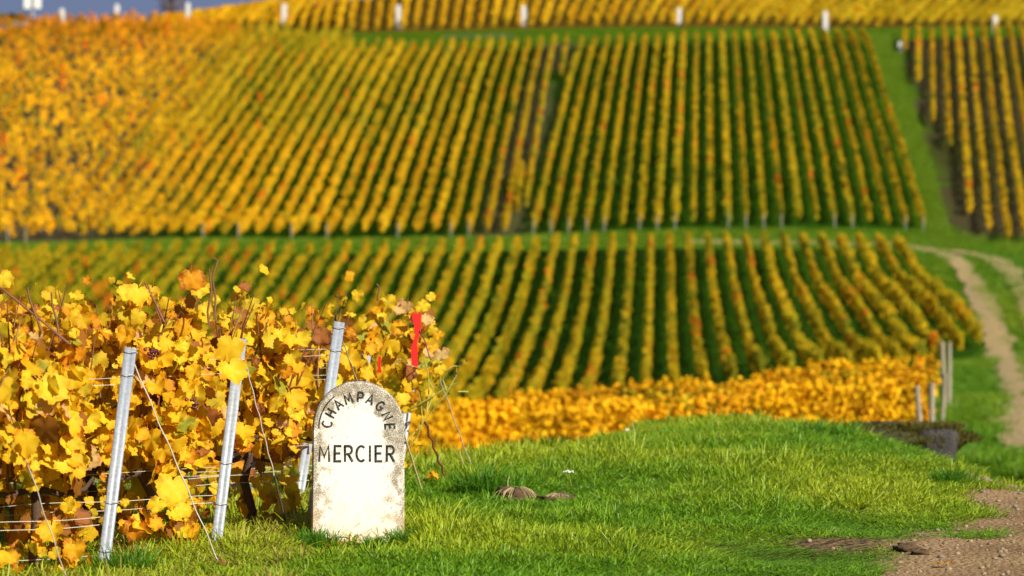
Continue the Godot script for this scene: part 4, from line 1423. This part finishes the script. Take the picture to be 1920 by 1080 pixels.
	for i in 9000:
		var d := rng.randf_range(170.0, 256.0)
		var x := lerpf(0.0679 * d + 14.0, 27.4 + (d - 180.0) * 0.082, rng.randf())
		if i % 3 == 0:
			d = rng.randf_range(167.0, 176.0)
			x = rng.randf_range(-0.19, 0.18) * d
		elif i % 7 == 1:
			d = rng.randf_range(253.5, 262.0)
			x = rng.randf_range(-0.12, 0.19) * d
		pl2.append(Transform3D(Basis(Vector3.UP, rng.randf() * TAU).scaled(Vector3.ONE * rng.randf_range(0.5, 1.1)), at(x, d, -0.02)))
		ti2.append(Color(0.11, 0.27, 0.004).lerp(Color(0.23, 0.32, 0.006), rng.randf()))
	many("meadow_grass", coarse, M.blade, pl2, ti2, self)

func make_small_things() -> void:
	# pebbles of the path
	var places := []
	var tints := PackedColorArray()
	for i in 5200:
		var d := rng.randf_range(11.0, 19.5)
		var x := rng.randf_range(0.6, 4.2)
		if rng.randf() > maxf(near_path(x, d), bare(x, d) * 0.25):
			continue
		var s := 0.0035 + 0.012 * pow(rng.randf(), 4.0)
		places.append(Transform3D(Basis(Vector3(rng.randf(), 1, rng.randf()).normalized(), rng.randf() * TAU).scaled(Vector3(s, s * 0.65, s * 0.9)), at(x, d, s * 0.2)))
		tints.append(Color(0.40, 0.30, 0.18).lerp(Color(0.26, 0.18, 0.11), rng.randf()))
	many("gravel", lump(Vector3.ONE, 2.0, 0.35, 4, 6), M.pebble, places, tints, self)
	var stones := [[1563, 998, 0.028, "pale flat stone lying at the edge of the worn turf"], [1452, 1001, 0.014, "small brown stone in the worn turf"], [1850, 905, 0.03, "tan stone where the dirt path drops away"], [1812, 893, 0.024, "light stone at the brow of the dirt path"], [1905, 950, 0.02, "rounded pebble on the sunlit dirt path"], [1880, 1042, 0.018, "grey pebble low on the dirt path"], [1765, 1042, 0.016, "white pebble near the fallen orange leaf"]]
	for q in stones:
		var d: float = 5335.0 * 1.29 / (q[1] - 490.0)
		var s := part("stone", lump(Vector3(q[2], q[2] * 0.55, q[2] * 0.8), q[0] * 0.1, 0.4), M.loose_stone, self, Transform3D(Basis(Vector3.UP, q[0]), foot(q[0], d, q[2] * 0.25)))
		tag(s, q[3], "stone", "loose stones by the path")
	# soil clods by the path
	for q in [[1700, 1030, 0.045, "dark clod of turned soil casting a shadow by the path"], [1728, 1036, 0.03, "smaller soil clod next to the dark one"], [1660, 938, 0.05, "low soil hump in the worn grass"]]:
		var d: float = 5335.0 * 1.29 / (q[1] - 490.0)
		var s := part("soil_clod", lump(Vector3(q[2] * 1.4, q[2] * 0.5, q[2]), q[0] * 0.3, 0.9, 12, 18), M.clod, self, Transform3D(Basis(Vector3.UP, q[0]), foot(q[0], d, q[2] * 0.1)))
		tag(s, q[3], "soil clod", "soil clods")
	# molehills
	for q in [[968, 15.3, 0.11, "larger brown molehill with dry grass beside the dark tuft"], [1048, 15.2, 0.075, "smaller brown molehill right of the larger one"]]:
		var root := thing("molehill", q[3], "molehill", foot(q[0], q[1]), "molehills")
		part("soil", lump(Vector3(q[2] * 1.25, q[2] * 0.55, q[2]), q[0] * 0.2, 0.8, 14, 22), M.clod, root)
		var hay := tool()
		for i in 48:
			var a := rng.randf() * TAU
			var o := Vector3(cos(a), 0, sin(a)) * float(q[2]) * rng.randf_range(0.6, 1.15)
			tube(hay, [o * 0.4 + Vector3(0, q[2] * 0.75, 0), o * 0.85 + Vector3(0, q[2] * 0.55, 0), o * 1.25 + Vector3(0, 0.01, 0)], [0.0016, 0.0014, 0.001], 3)
		var h := part("dry_grass", done(hay), M.straw, root)
		h.set_meta("kind", "stuff")
	# fallen leaves
	for q in [[1782, 1062, 0.045, 2, "fallen orange leaf on the dirt path"], [424, 1060, 0.06, 6, "curled brown fallen leaf at the end of the stay wire"], [640, 1048, 0.04, 2, "fallen rust leaf in front of the stone"], [610, 1012, 0.07, 2, "rusty leaf fallen at the white stone's foot"]]:
		var d: float = 5335.0 * 1.29 / (q[1] - 490.0)
		var s := part("fallen_leaf", leaf_shapes[q[3]], M.leaves[q[3]], self, Transform3D(Basis(Vector3(1, 0, 0), -1.2).rotated(Vector3.UP, q[0]).scaled_local(Vector3.ONE * float(q[2]) * 1.6), foot(q[0], d, 0.03)))
		tag(s, q[4], "leaf", "fallen leaves")
	# flowers and dry stems in the grass
	for q in [[936, 868, 18.0, "single yellow dandelion in the grass right of the stone", true], [1066, 884, 15.9, "small white yarrow head above the molehills", false], [1175, 806, 20.3, "faint white seed head on the knoll's brow", false]]:
		var g := foot(q[0], q[2])
		var head := spot(q[0], q[1], q[2]) - g
		var root := thing("meadow_flower", q[3], "flower", g, "flowers in the grass")
		part("stem", rod([Vector3(0.02, 0, 0), head * 0.6 + Vector3(0.01, 0, 0), head], [0.002, 0.0016, 0.0014], 5), M.weed, root)
		if q[4]:
			for i in 16:
				var a := TAU * i / 16.0
				part("petal", prism([Vector2(-0.004, 0.02), Vector2(0.004, 0.02), Vector2(0.003, 0.0), Vector2(-0.003, 0.0)], -0.0006, 0.0006, 0.0003), M.petal, root, Transform3D(Basis(Vector3.UP, a) * Basis(Vector3(1, 0, 0), 0.9), head))
		else:
			for i in 12:
				part("floret", lump(Vector3.ONE * 0.0045, i * 2.0, 0.2, 4, 6), M.blossom, root, Transform3D(Basis.IDENTITY, head + Vector3(rng.randfn(0, 0.012), rng.randfn(0, 0.003), rng.randfn(0, 0.01))))
	for q in [[1190, 838, 1186, 788, 19.8, "tall tan dead stem standing on the knoll's brow"], [948, 938, 953, 893, 15.4, "dry bent stem by the larger molehill"], [933, 1000, 944, 958, 14.0, "dry stem below the molehills"], [1347, 870, 1349, 826, 18.6, "slim dry stem in the grass on the knoll"], [872, 874, 860, 842, 17.0, "pale dry straw right of the long stay wire"]]:
		var g := foot(q[0], q[4])
		var head := spot(q[2], q[3], q[4]) - g
		var s := part("dry_stem", rod([Vector3.ZERO, head * 0.4 + Vector3(0.008, 0, 0), head * 0.8, head + Vector3(0.006, 0, 0)], [0.0035, 0.003, 0.003, 0.0018], 5), M.straw, self, Transform3D(Basis.IDENTITY, g))
		tag(s, q[5], "dry stem", "dry stems in the grass")
	# climbing weed right of the stone
	var base := foot(770, 15.8)
	var weed := thing("climbing_weed", "sprawling yellow green weed with thin curved stalks right of the stone", "weed", base)
	for w in [[[762, 830], [790, 795], [815, 765], [838, 735], [855, 705], [856, 690]], [[764, 770], [800, 750], [840, 725], [862, 716]], [[838, 734], [830, 712], [836, 695], [850, 686], [866, 687]], [[800, 775], [804, 735], [803, 700], [797, 680]], [[764, 842], [785, 815], [792, 790], [790, 760], [784, 735]], [[800, 772], [808, 752], [812, 728], [804, 712]], [[766, 880], [775, 866], [786, 848]], [[858, 735], [870, 734], [878, 735]], [[780, 690], [796, 680], [800, 690], [818, 668], [832, 672]]]:
		var pts := []
		for q in w:
			pts.append(spot(q[0], q[1], 15.9 + rng.randf_range(-0.04, 0.04)) - base)
		part("stalk", rod(pts, [0.0042, 0.004, 0.0034, 0.003, 0.0024, 0.002], 5), M.weed, weed)
	for q in [[859, 668], [872, 672], [866, 680], [875, 676], [856, 700], [818, 722], [842, 738], [782, 780], [790, 794], [853, 705]]:
		part("seed_head", lump(Vector3.ONE * rng.randf_range(0.004, 0.008), q[0], 0.4, 4, 6), M.rusty, weed, Transform3D(Basis.IDENTITY, spot(q[0], q[1], 15.9) - base))
	# stakes and the mossy block beyond the knoll
	var stakes := [[1731, 724, 1719, 44.5, 0.075, "grey wooden stake leaning left behind the mossy block"], [1746, 718, 1747, 44.5, 0.085, "upright grey wooden stake behind the mossy block"], [1771, 640, 1766, 60.0, 0.085, "tall weathered stake at the end of the orange rows, leaning"], [1779, 642, 1780, 60.5, 0.085, "tall weathered stake beside the leaning one at the orange rows"], [1766, 700, 1772, 56.0, 0.07, "shorter thin stake in front of the two tall ones"]]
	for q in stakes:
		var b := foot(q[0], q[3], -0.1)
		var t := spot(q[2], q[1], q[3])
		var s := part("wooden_stake", rod([Vector3.ZERO, (t - b) * 0.5 + Vector3(0.006, 0, 0), t - b], [q[4] * 0.62, q[4] * 0.6, q[4] * 0.54], 8), M.wood, self, Transform3D(Basis.IDENTITY, b))
		tag(s, q[5], "stake", "wooden stakes at the row ends")
	var bp := foot(1748, 24.0)
	bp.y = spot(1748, 860, 24.0).y
	var block := thing("mossy_block", "dark rough stone block with a mossy top at the end of the knoll", "stone block", bp)
	part("rock", boulder(Vector3(0.17, 0.20, 0.22), 5.0), M.rock, block, Transform3D(Basis(Vector3(0, 0, 1), -0.06), Vector3(0.02, 0.08, 0)))
	part("rock", boulder(Vector3(0.14, 0.12, 0.2), 9.0), M.rock, block, Transform3D(Basis.IDENTITY, Vector3(-0.27, 0.02, 0.05)))
	var bank := thing("mossy_bank", "low mossy earth bank joining the dark stone block", "bank", Vector3(bp.x - 0.5, bp.y, bp.z - 0.15))
	part("earth", lump(Vector3(0.80, 0.15, 0.45), 4.0, 0.3, 14, 26), M.moss, bank, Transform3D(Basis.IDENTITY, Vector3(0, 0.13, 0)))
	var pl := []
	var ti := PackedColorArray()
	for i in 900:
		var a := rng.randf() * TAU
		var r := sqrt(rng.randf())
		pl.append(Transform3D(Basis(Vector3.UP, rng.randf() * TAU).scaled(Vector3.ONE * rng.randf_range(0.5, 1.1)), Vector3(cos(a) * r * 0.88 + 0.05, 0.10 + 0.15 * sqrt(1.0 - r * r), sin(a) * r * 0.45)))
		ti.append(Color(0.07, 0.10, 0.006).lerp(Color(0.17, 0.12, 0.025), rng.randf()))
	for i in 160:
		var o := Vector3(rng.randf_range(0.27, 0.72), 0.255 + rng.randf_range(-0.02, 0.02), rng.randf_range(-0.05, 0.30))
		pl.append(Transform3D(Basis(Vector3.UP, rng.randf() * TAU).scaled(Vector3.ONE * rng.randf_range(0.5, 1.0)), o))
		ti.append(Color(0.08, 0.11, 0.006).lerp(Color(0.19, 0.13, 0.025), rng.randf()))
	many("moss_tufts", grass_tuft(981, 14, 0.07, 0.06, 0.005), M.blade, pl, ti, bank)
